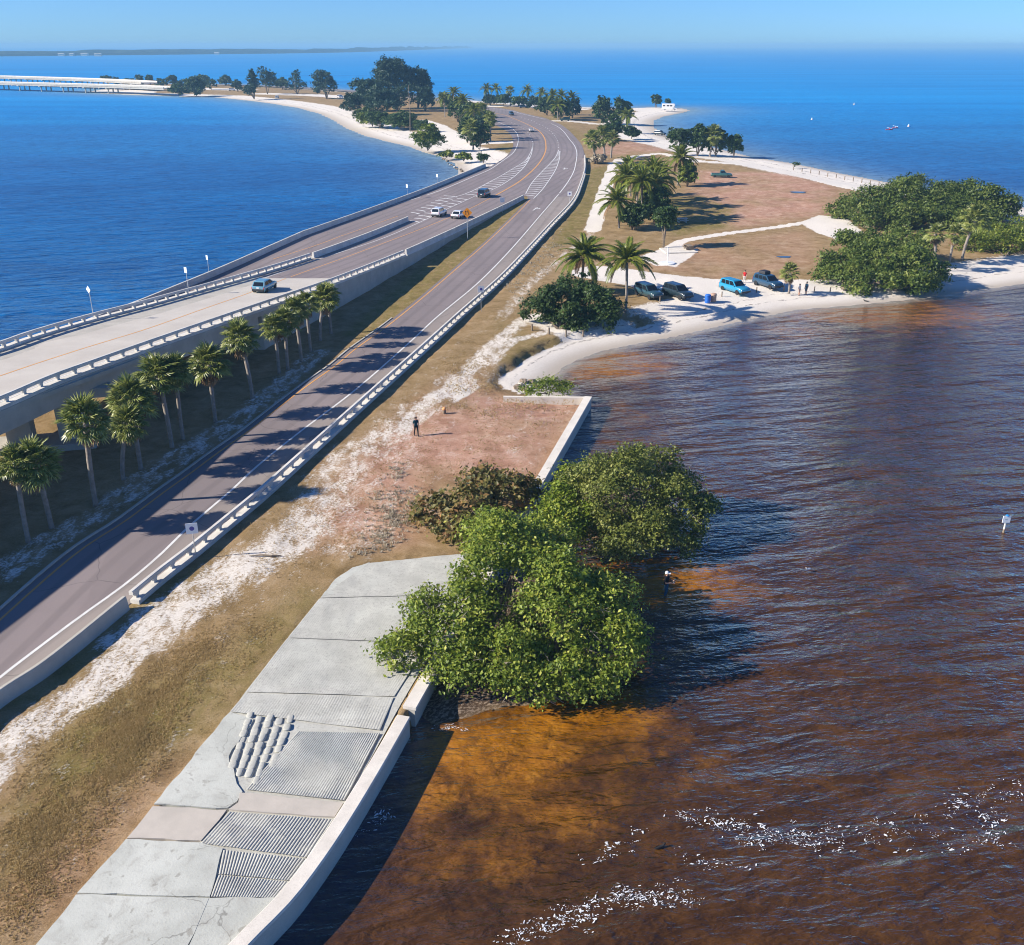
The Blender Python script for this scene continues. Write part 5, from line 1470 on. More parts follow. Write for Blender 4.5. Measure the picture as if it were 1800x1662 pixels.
for bi, (pts, zt, th, wd, lab) in enumerate([
        ([(-420, 132), (-150, 140), (0, 144), (120, 147), (230, 150), (300, 152.5)], 6.0, 1.0, 12, 'near white low bridge crossing the water at the far left'),
        ([(-420, 124), (-150, 130), (0, 133.5), (120, 137), (200, 140), (262, 143)], 7.6, .9, 13, 'second white bridge deck just behind the near low bridge')]):
    o = empty('causeway_bridge', (0, 0, 0)); tag(o, lab, 'bridge')
    c = spline([P(u, v, zt) for u, v in pts], 8)
    mb = MB(); sweep(mb, c, [(-wd / 2, -.4), (wd / 2, -.4), (wd / 2, 0), (-wd / 2, 0)], zt - 1.0); mb.build('deck', M['deck_concrete'], o)
    mb = MB(); sweep(mb, c, [(wd / 2 - .4, -th), (wd / 2, -th), (wd / 2, 1.0), (wd / 2 - .4, 1.0)], zt - 1.0); mb.build('parapet', M['concrete'], o)
    mb = MB(); sweep(mb, c, [(-wd / 2, -th), (-wd / 2 + .4, -th), (-wd / 2 + .4, 1.0), (-wd / 2, 1.0)], zt - 1.0); mb.build('parapet', M['rail_concrete'], o)
    tt = tangents(c)
    for i in range(4, len(c) - (8 if bi == 0 else 2), 3):
        a = math.atan2(tt[i, 1], tt[i, 0])
        mb = MB(); mb.box((0, 0, zt - 1.0 - th / 2 - .6), (1.2, wd, 1.0))
        for s in (-.35, 0, .35): mb.tube([(0, s * wd, -1.5), (0, s * wd, zt - 1.6)], .5, 8)
        mb.build('bent', M['concrete'], o, loc=(c[i, 0], c[i, 1], 0), rot=(0, 0, a))

# ------------------------------------------------------------------ vehicles
def paint(name, col, rough=.25):
    m = NT(name); a = m.noise(m.coord(), 3, 3); m.set(m.mix(a, tuple(x * .92 for x in col), col), rough, .5)
    m.bsdf.inputs['Coat Weight'].default_value = .6; m.bsdf.inputs['Coat Roughness'].default_value = .08
    return m.mat


KIND = {  # length, width, height, belt, hood, cabin base x0 x1, roof x0 x1 (x forward, as fractions of length from the rear), rear deck
    'suv': (4.7, 1.86, 1.72, 1.06, 1.02, .02, .74, .07, .58, 1.06),
    'hatch': (4.2, 1.76, 1.48, .94, .90, .03, .76, .14, .54, .94),
    'sedan': (4.7, 1.80, 1.44, .92, .88, .14, .74, .28, .54, .93),
    'van': (4.9, 1.95, 1.80, 1.08, 1.0, .015, .82, .05, .64, 1.08),
    'pickup': (5.4, 1.95, 1.82, 1.08, 1.06, .40, .74, .44, .60, 1.02),
}


def car(label, u, v, head, col, kind='suv', surf=None, group=None, name='car', loc=None, roof_rack=False):
    L, W, H, zb, zh, c0, c1, r0, r1, zd = KIND[kind]
    p = loc if loc is not None else P(u, v)
    if surf is not None and loc is None: p = PD(u, v, 0, surf)
    if surf is None and loc is None: p.z = max(GZ * .4, ground_z(p.x, p.y)) + .01
    o = empty(name, p, head); tag(o, label, 'car' if kind != 'pickup' else 'pickup', group)
    pm = paint('car_paint', col); X = lambda f: (f - .5) * L
    # body shell: sections from tail to nose
    mb = MB(); rows = []
    st = [(0, .60, zd - .10, .80), (.012, .42, zd - .03, .93), (.06, .34, zd, .985), (.2, .30, zd + .01, 1), (c0 + .02, .30, zd + .01, 1), (.5, .28, zb, 1), (c1 - .02, .30, zb, 1), (c1 + .02, .30, zh + .02, .99), (.90, .32, zh - .05, .97), (.965, .36, zh - .14, .90), (.992, .42, zh - .26, .80), (1, .5, zh - .36, .72)]
    st = sorted(st)
    for f, z0, z1, w in st:
        w = w * W / 2; zm = (z0 + z1) * .52
        rows.append([(X(f), -w * .92, z0), (X(f), -w, zm), (X(f), -w * .985, z1 - .06), (X(f), -w * .90, z1), (X(f), w * .90, z1), (X(f), w * .985, z1 - .06), (X(f), w, zm), (X(f), w * .92, z0)])
    mb.quadstrip(rows, close=True, caps=True); body = mb.build('body', pm, o, smooth=True)
    body.data.polygons.foreach_set('use_smooth', [len(q.vertices) == 4 for q in body.data.polygons])
    # cabin
    def ring(x0, x1, w, z): return [(x0, -w, z), (x1, -w, z), (x1, w, z), (x0, w, z)]
    wb, wr = W * .445, W * .375
    mb = MB(); mb.quadstrip([ring(X(c0), X(c1), wb, zb - .03), ring(X(r0 + (c0 - r0) * .12), X(r1 + (c1 - r1) * .12), wr + .03, H - .10), ring(X(r0) + .02, X(r1) - .02, wr, H - .03), ring(X(r0) + .15, X(r1) - .15, wr * .8, H)], close=True, caps=True)
    cab = mb.build('cabin', pm, o)
    def lerp(a, b, t): return tuple(a[i] + (b[i] - a[i]) * t for i in range(3))
    b4, t4 = ring(X(c0), X(c1), wb, zb - .03), ring(X(r0 + (c0 - r0) * .12), X(r1 + (c1 - r1) * .12), wr + .03, H - .10)
    def pane(nm, i, j, a0, a1, push):
        lo = .10; q = [lerp(lerp(b4[i], b4[j], a0), lerp(t4[i], t4[j], a0), lo), lerp(lerp(b4[i], b4[j], a1), lerp(t4[i], t4[j], a1), lo),
             lerp(lerp(b4[i], b4[j], a1), lerp(t4[i], t4[j], a1), .97), lerp(lerp(b4[i], b4[j], a0), lerp(t4[i], t4[j], a0), .97)]
        q = [(x + push[0], y + push[1], z + push[2]) for x, y, z in q]; b = [(x - push[0] * 1.5, y - push[1] * 1.5, z - push[2] * 1.5) for x, y, z in q]
        m2 = MB(); m2.quadstrip([b, q], close=True, caps=True); m2.build(nm, M['glass'], o)
    pane('windshield', 1, 2, .05, .95, (.014, 0, .008)); pane('rear_window', 3, 0, .08, .92, (-.014, 0, .006))
    for i, j, s in ((0, 1, -1), (2, 3, 1)):
        ed = [(.10, .34), (.37, .62), (.65, .92)] if kind in ('suv', 'van') else [(.14, .48), (.52, .90)]
        for a0, a1 in ed: pane('side_window', i, j, a0, a1, (0, s * .014, .004))
    # wheels
    rw = .36 if kind in ('suv', 'van', 'pickup') else .32
    for fx in (.19, .81):
        for s in (-1, 1):
            mb = MB(); mb.lathe([(rw * .66, -.10), (rw * .95, -.11), (rw, -.07), (rw, .07), (rw * .95, .11), (rw * .66, .10)], 18, axis='y')
            wh = mb.build('wheel', M['rubber'], o, smooth=False, loc=(X(fx), s * (W / 2 - .115), rw))
            mb = MB(); mb.lathe([(.05, -.085), (rw * .68, -.095), (rw * .68, .095), (.05, .085)], 14, axis='y'); mb.build('rim', M['rim'], wh)
    for s in (-1, 1):
        mb = MB(); mb.box((0, 0, 0), (.10, .34, .15), rz=s * -.35); mb.build('headlight', M['lamp'], o, loc=(X(.968), s * W * .36, zh - .27), bevel=.02)
        mb = MB(); mb.box((0, 0, 0), (.08, .17, .34 if kind in ('suv', 'van') else .2)); mb.build('tail_light', M['tail'], o, loc=(X(.012), s * W * .415, zd - .2), bevel=.02)
        mb = MB(); mb.box((0, 0, 0), (.12, .2, .14)); mb.build('mirror', pm, o, loc=(X(c1) - .25, s * (W / 2 + .07), zb + .06), bevel=.03)
    mb = MB(); mb.box((0, 0, 0), (.16, W * .86, .26)); mb.build('front_bumper', M['trim'], o, loc=(X(.985), 0, .47), bevel=.04)
    mb = MB(); mb.box((0, 0, 0), (.16, W * .88, .28)); mb.build('rear_bumper', M['trim'], o, loc=(X(.012), 0, .50), bevel=.04)
    mb = MB(); mb.box((0, 0, 0), (.02, .32, .16)); mb.build('plate', M['plate'], o, loc=(X(0) - .012, 0, .78))
    if kind == 'pickup':
        mb = MB(); mb.box((0, 0, 0), (L * .34, W * .80, .03)); mb.build('cargo_bed', M['trim'], o, loc=(X(.21), 0, zd + .03))
    if roof_rack:
        mb = MB(); mb.box((0, 0, 0), (1.3, 1.15, .42), taper=.9); mb.build('roof_box', M['trim'], o, loc=(X((r0 + r1) / 2), 0, H + .22), bevel=.08)
    return o


def road_dir(p, c=YEL):
    i = int(np.argmin(((c - np.array([p.x, p.y])) ** 2).sum(1))); t = tangents(c)[i]; return math.atan2(t[1], t[0])


def road_car(label, u, v, col, kind, surf=zdeck, back=False):
    p = PD(u, v, 0.01, surf); return car(label, u, v, road_dir(p) + (math.pi if back else 0), col, kind, loc=p, group='cars on the road')


road_car('silver-blue hatchback driving up on the pale bridge deck', 466, 511, (0.14, 0.32, 0.42), 'hatch')
road_car('white car on the left of two side by side near the orange sign', 772, 380, (0.72, 0.74, 0.76), 'suv')
road_car('white car directly behind the orange sign', 806, 383, (0.80, 0.80, 0.80), 'sedan')
road_car('dark blue van ahead of the two white cars, beside the striped area', 851, 346, (0.022, 0.050, 0.075), 'van')
road_car('white sedan on the bend of the road', 934, 232, (0.80, 0.80, 0.80), 'sedan')
road_car('dark blue car farthest up the road past the bend', 899, 203, (0.03, 0.06, 0.10), 'suv', back=True)
car('dark green car waiting at the side road junction', 993, 213, R(185), (0.02, 0.06, 0.055), 'suv')
car('dark teal car parked nearest the tall coconut palm', 1139, 522, R(-62), (0.030, 0.075, 0.095), 'suv', group='cars parked at the beach')
car('dark grey car parked second from the coconut palm', 1191, 522, R(-60), (0.020, 0.036, 0.048), 'suv', group='cars parked at the beach')
car('bright turquoise-blue car parked on the white beach', 1291, 511, R(-60), (0.02, 0.26, 0.44), 'suv', group='cars parked at the beach')
car('dark blue car with a box on its roof beside the short palm', 1349, 503, R(-62), (0.02, 0.065, 0.12), 'suv', group='cars parked at the beach', roof_rack=True)
car('dark car standing alone on the sand by the spit', 1160, 235, R(-40), (0.02, 0.035, 0.04), 'suv')
car('teal pickup standing on the brown lawn by the palms', 1268, 312, R(-8), (0.05, 0.14, 0.13), 'pickup')
car('blue car parked under the far palms, left of the white one', 920, 190, R(10), (0.03, 0.10, 0.20), 'suv', group='cars under the far palms')
car('pale car parked under the far palms, right of the blue one', 945, 191.5, R(170), (0.45, 0.50, 0.52), 'sedan', group='cars under the far palms')
for i, (u, v, c) in enumerate([(408, 160, (.7, .72, .74)), (435, 160, (.5, .55, .6)), (598, 172, (.75, .75, .76)), (487, 172, (.72, .74, .76))]):
    car(['white car parked left of the tall beach-end pine', 'grey car parked just left of the upright pine', 'white car parked at the left foot of the pine clump', 'white car parked under the windswept pine'][i], u, v, R(5 + 30 * i), c, 'van', group='cars parked far along the island')

p = P(1176, 194); rv = empty('motorhome', p, R(-12)); tag(rv, 'white motorhome parked on the sand spit', 'motorhome')
mb = MB(); rows = []
for x, z0, z1, w in [(-3.7, .6, 3.1, 1.1), (-3.6, .5, 3.2, 1.2), (1.9, .5, 3.2, 1.2), (2.6, 1.9, 3.15, 1.18), (3.0, 2.0, 2.9, 1.1)]:
    rows.append([(x, -w, z0), (x, w, z0), (x, w, z1), (x, -w, z1)])
mb.quadstrip(rows, close=True, caps=True); mb.build('body', paint('camper_paint', (.82, .82, .80)), rv)
mb = MB(); mb.quadstrip([[(x, -w, z0), (x, w, z0), (x, w, z1), (x, -w, z1)] for x, z0, z1, w in [(1.8, .5, 2.0, 1.0), (2.6, .5, 1.9, 1.0), (3.2, .5, 1.2, .98), (4.0, .55, 1.05, .9)]], close=True, caps=True); mb.build('cab', paint('camper_paint', (.80, .80, .80)), rv)
for x in (-2.6, -.6, 1.0):
    for s in (-1, 1):
        mb = MB(); mb.box((0, 0, 0), (1.1, .03, .6)); mb.build('window', M['glass'], rv, loc=(x, s * 1.215, 2.2))
mb = MB(); mb.box((0, 0, 0), (.05, 1.7, .8), ry=-.6); mb.build('windshield', M['glass'], rv, loc=(2.98, 0, 1.58))
for x in (-2.2, 2.9):
    for s in (-1, 1):
        mb = MB(); mb.lathe([(.25, -.12), (.38, -.12), (.38, .12), (.25, .12)], 16, axis='y'); w = mb.build('wheel', M['rubber'], rv, loc=(x, s * 1.02, .38))
        mb = MB(); mb.lathe([(.03, -.13), (.24, -.13), (.24, .13), (.03, .13)], 12, axis='y'); mb.build('rim', M['rim'], w)

# ------------------------------------------------------------------ signs
def sign(label, p, h, size, face, shape='square', mat=None, mark=None, post=.035, cat='sign'):
    """post from p up; panel of a size facing the heading face"""
    o = empty('road_sign', p, face); tag(o, label, cat, 'road signs')
    mb = MB(); mb.tube([(0, .04, -.3), (0, .04, h + size * .45)], post, 8); mb.build('post', M['galv'], o)
    s = size / 2; r = {'diamond': [(0, -s * 1.41), (s * 1.41, 0), (0, s * 1.41), (-s * 1.41, 0)], 'square': [(-s, -s), (s, -s), (s, s), (-s, s)], 'tall': [(-s * .7, -s), (s * .7, -s), (s * .7, s), (-s * .7, s)]}[shape]
    mb = MB(); mb.quadstrip([[(x, .0, h + z) for x, z in r], [(x, -.03, h + z) for x, z in r]], close=True, caps=True); pn = mb.build('panel', mat or M['sign_white'], o)
    if mark:
        for k, poly in enumerate(mark):
            mb = MB(); mb.quadstrip([[(x * s, -.031, h + z * s) for x, z in poly], [(x * s, -.036, h + z * s) for x, z in poly]], close=True, caps=True); mb.build('symbol', M['black'] if mat else M['dark_blue'], pn)
    return o


ARW = [[(-.46, -.55), (-.30, -.55), (-.30, .30), (-.46, .30)], [(-.60, .28), (-.16, .28), (-.38, .68)],
       [(.52, -.55), (.36, -.55), (.36, -.22), (.52, -.15)], [(.36, -.22), (.52, -.15), (.28, .2), (.12, .12)], [(.12, .12), (.28, .2), (.28, .42), (.12, .42)], [(-.02, .40), (.42, .40), (.20, .72)]]
p = P(822, 421); sign('orange diamond sign with two arrows on a tall post beside the parapet', p, hpx(421, 46), 1.25, 0.05, 'diamond', M['sign_orange'], ARW, .06)
DOT = [[(math.cos(a) * .42, math.sin(a) * .42) for a in np.linspace(0, 6.28, 12, endpoint=False)]]
sign('small white sign with dark centre at the nearest part of the railing', P(345, 982), hpx(982, 52), .75, R(12), 'square', None, DOT)
sign('small white sign with dark centre halfway along the railing', P(846, 549), hpx(549, 40), .8, R(8), 'square', None, DOT)
sign('small white sign with dark centre near the far end of the railing', P(1001, 357), hpx(357, 16), .9, 0.0, 'square', None, DOT)
sign('white sign back on a post at the lower end of the parapet', P(883, 375), hpx(375, 23), .95, R(20), 'square')
def on_curve(c, zf, u, dz, dx=0):
    best = min(range(len(c)), key=lambda i: abs(proj(c[i, 0], c[i, 1], float(zf(c[i, 1])) + dz)[0] - u)); return Vector((c[best, 0] + dx, c[best, 1], float(zf(c[best, 1]))))
def proj(x, y, z):
    h = CAM_H - z; dep = y * CT + h * ST; return U0 + FPX * x / dep, V0 + FPX * (h * CT - y * ST) / dep
sign('white diamond sign seen edge-on, leftmost along the bridge railing', on_curve(DECK_L, zdeck, 173, .9, -.6), 3.2, .55, R(-38), 'diamond')
sign('white sign on the bridge railing where the ramp splits off', on_curve(DECK_L, zdeck, 337, .9, -.6), 2.9, .66, R(-35), 'tall')
sign('narrow white sign on the left parapet beside the railing sign', on_curve(OUTER, zramp, 371, .9, -.2), 2.8, .6, R(-40), 'tall')
sign('white sign on the left parapet, first of two near the island', on_curve(OUTER, zramp, 716, .9, -.2), 2.6, .7, R(-40), 'tall')
sign('white sign on the left parapet closest to the island', on_curve(OUTER, zramp, 770, .9, -.2), 2.5, .7, R(-40), 'tall')

o = empty('water_marker', P(1764, 937, 0), R(4)); tag(o, 'white square marker board on a post standing in the brown water', 'marker sign')
mb = MB(); mb.tube([(.03, .05, -1.5), (.015, .05, .5), (0, .05, 1.05)], .065, 10); mb.build('post', M['rail_concrete'], o)
mb = MB(); mb.tube([(.03, .05, -1.5), (.02, .05, .28)], .075, 10); mb.build('dark_foot', M['wood'], o)
mb = MB(); mb.box((0, 0, 1.08), (.58, .04, .54)); mb.build('board', M['sign_white'], o, bevel=.01)
mb = MB(); mb.box((-.05, -.024, 1.09), (.2, .006, .1)); mb.build('symbol', plain('faded_print', (.50, .58, .62), .6), o)
mb = MB(); mb.lathe([(.13, 0), (.11, .05), (.02, .09)], 12, c=(.02, .03, 1.35)); mb.build('blue_cap', plain('blue_cap', (.02, .22, .6), .4), o)

# ------------------------------------------------------------------ people
SK = {'skin': plain('skin', (.50, .29, .20), .55, .3), 'skin_b': plain('skin_tan', (.42, .24, .16), .55, .3)}
def cloth(n, c): return worn(n, c, tuple(x * .8 for x in c), 8, .9, .2, .1)


def person(label, p, head, top, bottom, pose='stand', hair=None, legs='shorts', height=1.72, hat=None, shoes=None, feet_z=0.0):
    k = height / 1.75
    V = {}; E = []; rad = {}; zone = {}
    def v(n, x, y, z, r): V[n] = (x * k, y * k, z * k); rad[n] = r * k
    # forward is -Y, left is +X
    v('pelvis', 0, 0, .98, .135); v('waist', 0, 0, 1.12, .125); v('chest', 0, 0, 1.33, .155); v('neckb', 0, .01, 1.48, .085); v('neck', 0, 0, 1.54, .055); v('jaw', 0, -.02, 1.61, .075); v('head', 0, -.01, 1.68, .098); v('crown', 0, 0, 1.745, .06); v('nose', 0, -.115, 1.655, .016)
    st = .0
    if pose == 'walk': st = .22
    for s, n in ((1, 'l'), (-1, 'r')):
        fw = -st * s
        v('hip' + n, .10 * s, 0, .93, .115); v('knee' + n, .105 * s, fw * .55 - .03, .52, .068); v('calf' + n, .105 * s, fw * .75, .36, .062); v('ank' + n, .11 * s, fw + .02, .09, .042); v('heel' + n, .11 * s, fw + .06, .04, .035); v('toe' + n, .125 * s, fw - .15, .035, .034)
        E += [('pelvis', 'hip' + n), ('hip' + n, 'knee' + n), ('knee' + n, 'calf' + n), ('calf' + n, 'ank' + n), ('ank' + n, 'heel' + n), ('ank' + n, 'toe' + n)]
        v('sh' + n, .19 * s, .01, 1.43, .075)
        if pose == 'fish':
            v('el' + n, .27 * s, -.06, 1.16, .048); v('wr' + n, .10 * s, -.33, 1.20 + .03 * s, .034); h0 = (.085 * s, -.40, 1.205 + .03 * s); d = (-.35 * s, -1, 0)
        elif pose == 'walk':
            v('el' + n, .26 * s, .06 * s + .03, 1.15, .048); v('wr' + n, .27 * s, -.10 + .10 * s, .93, .034); h0 = (.27 * s, -.12 + .10 * s, .85); d = (0, -.2, -1)
        else:
            v('el' + n, .26 * s, .03, 1.14, .048); v('wr' + n, .26 * s, -.06, .90, .034); h0 = (.26 * s, -.09, .83); d = (0, -.2, -1)
        v('palm' + n, *h0, .036)
        E += [('chest', 'sh' + n), ('sh' + n, 'el' + n), ('el' + n, 'wr' + n), ('wr' + n, 'palm' + n)]
        dv = Vector(d).normalized(); sd = dv.cross(Vector((0, 0, 1)) if abs(dv.z) < .8 else Vector((1, 0, 0))).normalized()
        for f, (o_, ln) in enumerate(((-.03, .075), (-.01, .09), (.012, .085), (.032, .065))):
            b = Vector(h0) + dv * .035 + sd * o_; m_ = b + dv * ln * .55; e_ = m_ + dv * ln * .4 + Vector((0, -.02, -.02))
            v(f'f{n}{f}a', *m_, .0095); v(f'f{n}{f}b', *e_, .008); E += [('palm' + n, f'f{n}{f}a'), (f'f{n}{f}a', f'f{n}{f}b')]
        b = Vector(h0) - dv * .01 - sd * .05 * s; v(f't{n}a', *b, .011); v(f't{n}b', *(b + dv * .045), .009); E += [('palm' + n, f't{n}a'), (f't{n}a', f't{n}b')]
    E += [('pelvis', 'waist'), ('waist', 'chest'), ('chest', 'neckb'), ('neckb', 'neck'), ('neck', 'jaw'), ('jaw', 'head'), ('head', 'crown'), ('jaw', 'nose')]
    names = list(V); idx = {n: i for i, n in enumerate(names)}
    me = bpy.data.meshes.new('body'); me.from_pydata([V[n] for n in names], [(idx[a], idx[b]) for a, b in E], [])
    tmp = link('tmp_body', me); tmp.modifiers.new('skin', 'SKIN'); sub = tmp.modifiers.new('sub', 'SUBSURF'); sub.levels = 1; sub.render_levels = 1
    sv = me.skin_vertices[0].data
    for n in names: sv[idx[n]].radius = (rad[n], rad[n]); sv[idx[n]].use_root = (n == 'pelvis')
    dg = bpy.context.evaluated_depsgraph_get(); ev = tmp.evaluated_get(dg); bm_ = bpy.data.meshes.new_from_object(ev); bm_.name = 'body'
    bpy.data.objects.remove(tmp)
    if feet_z == 0: p = Vector((p.x, p.y, ground_z(p.x, p.y)))
    root = empty('person', (p.x, p.y, p.z + feet_z), head); tag(root, label, 'person')
    tm, bmm = cloth('shirt', top), cloth('trousers', bottom); sm = cloth('shoes', shoes or (.05, .05, .06))
    for m_ in (SK['skin'], tm, bmm, sm): bm_.materials.append(m_)
    mi = []
    for f in bm_.polygons:
        c = f.center / k; x, y, z = abs(c.x), c.y, c.z
        arm = x > .20 or (pose == 'fish' and y < -.16 and 1.0 < z < 1.4)
        if z > 1.52: q = 0
        elif arm and z < 1.52: q = 1 if (z > 1.22 and x > .17 and y > -.14) else 0
        elif z > .98: q = 1
        elif z > (.50 if legs == 'shorts' else .10): q = 2
        elif z > .085: q = 0 if legs == 'shorts' else 2
        else: q = 3
        mi.append(q)
    bm_.polygons.foreach_set('material_index', mi); bm_.polygons.foreach_set('use_smooth', [True] * len(mi))
    link('body', bm_, root)
    BMh = bmesh.new(); bmesh.ops.create_uvsphere(BMh, u_segments=16, v_segments=10, radius=.122 * k)
    bmesh.ops.delete(BMh, geom=[q for q in BMh.verts if q.co.z < -.02 * k and q.co.y < .02 or q.co.z < -.08 * k], context='VERTS')
    hm = bpy.data.meshes.new('hair'); BMh.to_mesh(hm); BMh.free(); hm.materials.append(cloth('cap', hat) if hat else plain('hair', hair or (.06, .04, .03), .7)); hm.polygons.foreach_set('use_smooth', [True] * len(hm.polygons))
    hc = link('cap' if hat else 'hair', hm, root, (0, .005, 1.69 * k))
    if hat:
        mb = MB(); mb.box((0, -.15 * k, 1.705 * k), (.16 * k, .13 * k, .015)); mb.build('cap_brim', cloth('cap', hat), hc); hc.children[0].location = (0, -.005, -1.69 * k)
    return root


person('person in dark blue-green clothes walking on the sandy verge', P(732, 768), R(25), (.01, .055, .085), (.012, .02, .03), 'walk', legs='long', height=1.72)
fp = P(1170, 1046, 0)
person('angler in a black shirt and white cap wading in the amber water', fp, R(62), (.012, .014, .022), (.04, .10, .16), 'fish', hat=(.75, .78, .78), legs='long', height=1.92, feet_z=-.26)
person('person in a red top standing behind the turquoise car', P(1308, 497), R(-30), (.55, .03, .03), (.65, .62, .58), 'stand', height=1.75, legs='long')
person('person in white standing on the beach right of the short palm', P(1405, 513), R(40), (.7, .68, .66), (.45, .32, .28), 'stand', height=1.6)
person('person in dark blue sunlit on the beach beside the one in white', P(1417, 512), R(-60), (.03, .08, .14), (.04, .10, .16), 'stand', height=1.78)
hd = R(62); rx, ry = math.sin(hd), -math.cos(hd)
o = empty('fishing_rod', (fp.x + rx * .45, fp.y + ry * .45, 1.06)); tag(o, 'thin fishing rod held by the wading angler', 'fishing rod')
mb = MB(); mb.tube([(-rx * .35, -ry * .35, -.08), (rx * .6, ry * .6, .30), (rx * 1.9, ry * 1.9, .75), (rx * 2.4, ry * 2.4, .80)], [.016, .012, .006, .003], 6); mb.build('blank', M['black'], o)
mb = MB(); mb.lathe([(.03, -.03), (.04, 0), (.03, .03)], 10, c=(rx * .02, ry * .02, -.01)); mb.build('reel', M['galv'], o)

# ------------------------------------------------------------------ small things
def barrel(label, u, v, col):
    bp = P(u, v); bp.z = ground_z(bp.x, bp.y); o = empty('rubbish_barrel', bp); tag(o, label, 'barrel', 'barrels at the beach')
    mm = plain('barrel_paint', col, .5)
    mb = MB(); mb.lathe([(.34, 0), (.38, .05), (.40, .35), (.385, .40), (.40, .45), (.40, .80), (.38, .95)], 18); mb.build('body', mm, o, smooth=False)
    mb = MB(); mb.lathe([(.40, .94), (.41, 1.0), (.33, 1.10), (.12, 1.16)], 18); mb.build('lid', mm, o)
barrel('bright blue rubbish barrel on the sand by the parked cars', 1244, 528, (.02, .13, .50))
barrel('tan rubbish barrel right of the blue one', 1254, 526, (.42, .28, .20))


def post(label, u, v, h, group, r=.08, name='wooden_post'):
    p = P(u, v); p.z = ground_z(p.x, p.y); mb = MB(); mb.tube([(0, 0, -.3), (0, 0, h * .97), (0, 0, h)], [r, r, r * .7], 8)
    o = mb.build(name, M['wood'], None, loc=p); tag(o, label, 'post', group); return o


for i, (u, v) in enumerate([(1160, 530), (1205, 525), (1269, 518), (1330, 510), (1378, 508), (1432, 507), (1460, 507)]):
    post(f'{ORD[i]} wooden parking post from the coconut palm along the beach edge', u, v, .75, 'parking posts on the beach')
for i in range(12):
    t = i / 11; u = 1395 + 165 * t; v = 296 + 30 * t
    post(f'{ORD[i]} small post of the fence row on the far beach strip, from the left', u, v, 1.0, 'fence posts on the beach strip', .12)
for i in range(4):
    post(f'{["leftmost", "second", "third", "rightmost"][i]} pale guard post at the foot of the dense sea grape', 935 + 30 * i, 580 + [2, 8, 9, 4][i], .8, 'guard posts at the sea grape', .10)

o = empty('picnic_table', P(1198, 391), R(10)); tag(o, 'white picnic table on the shaded lawn by the palm cluster', 'picnic table')
mb = MB(); mb.box((0, 0, .74), (2.2, .8, .08)); mb.build('top', M['rail_concrete'], o)
for s in (-1, 1):
    mb = MB(); mb.box((0, s * .75, .44), (2.2, .32, .07)); mb.build('bench', M['rail_concrete'], o)
    mb = MB(); mb.box((s * .7, 0, .36), (.14, 1.4, .72), taper=.8); mb.build('leg', M['rail_concrete'], o)
o = empty('picnic_shelter', P(1192, 441), R(8)); tag(o, 'pale slab with a dark picnic table near the sandy track', 'picnic table')
mb = MB(); mb.box((0, 0, .06), (5.2, 4.2, .14)); mb.build('slab', M['wall_cap'], o)
mb = MB(); mb.box((1.9, .3, .78), (.8, 2.0, .07)); mb.build('top', M['wood'], o)
for s in (-1, 1):
    mb = MB(); mb.box((1.9 + s * .75, .3, .5), (.3, 2.0, .06)); mb.build('bench', M['wood'], o)
    mb = MB(); mb.box((1.9, .3 + s * .7, .42), (1.3, .1, .6)); mb.build('leg', M['wood'], o)
o = empty('lamp_post', P(1173, 464)); tag(o, 'short white post standing on a round white pad', 'post')
mb = MB(); mb.lathe([(1.25, -.1), (1.25, .16), (1.15, .22), (.9, .22)], 24); mb.build('pad', M['sign_white'], o)
mb = MB(); mb.tube([(0, 0, .1), (0, 0, 2.4), (-.1, 0, 2.6)], [.09, .07, .06], 8); mb.build('shaft', M['sign_white'], o)
mb = MB(); mb.tube([(0, 0, 0), (.3, 0, 8), (0, .2, 17)], [.18, .14, .08], 8)
tag(mb.build('bare_pole', M['wood'], None, loc=P(721, 232)), 'tall thin bare pole among the shrubs below the pines', 'pole')
o = empty('marker_post', P(781, 727)); tag(o, 'short orange-topped post on the dry grass near the walker', 'post')
mb = MB(); mb.lathe([(.16, -.1), (.16, .35), (.13, .38)], 12); mb.build('body', M['wood'], o)
mb = MB(); mb.lathe([(.18, .36), (.20, .48), (.10, .60)], 12); mb.build('top', plain('faded_orange', (.75, .36, .14), .6), o)
mb = MB(); mb.tube([(-1.0, 0, .06), (-.2, .05, .12), (.5, -.05, .10), (1.1, .1, .04)], [.03, .06, .07, .03], 7)  # dark stick added in place of a cast shadow on the sand
tag(mb.build('shadow_stick', M['wood'], None, loc=P(465, 979)), 'dark thin stick standing in for a shadow on the white sand beside the railing', 'shadow_stick')


def rock(label, u, v, r, seed, group, z=None):
    g = random.Random(seed); B = bmesh.new(); bmesh.ops.create_icosphere(B, subdivisions=2, radius=r)
    for q in B.verts: q.co *= g.uniform(.75, 1.15); q.co.z *= .65
    me = bpy.data.meshes.new('rock'); B.to_mesh(me); B.free(); me.materials.append(M['wood'] if seed % 3 else M['concrete'])
    p = P(u, v, .3); o = link('rock', me, None, (p.x, p.y, max(.05, ground_z(p.x, p.y)) + r * .2), (0, 0, g.uniform(0, 6))); tag(o, label, 'rock', group)
for i, (u, v) in enumerate([(910, 684), (915, 676), (920, 671), (925, 686), (930, 680), (935, 669), (941, 676)]):
    rock(f'{ORD[i]} pale rubble rock, from the left, in the heap behind the sea wall corner', u, v, random.uniform(.25, .5), 500 + i, 'rubble at the wall corner')
for i in range(14):
    rock(f'{ORD[i]} riprap rock, from the left, on the bank ending the left parapet', 778 + i * 2.6 + random.uniform(-1, 1), 279 + i * 1.7 + random.uniform(-2, 2), random.uniform(.25, .55), 520 + i, 'riprap by the left parapet')

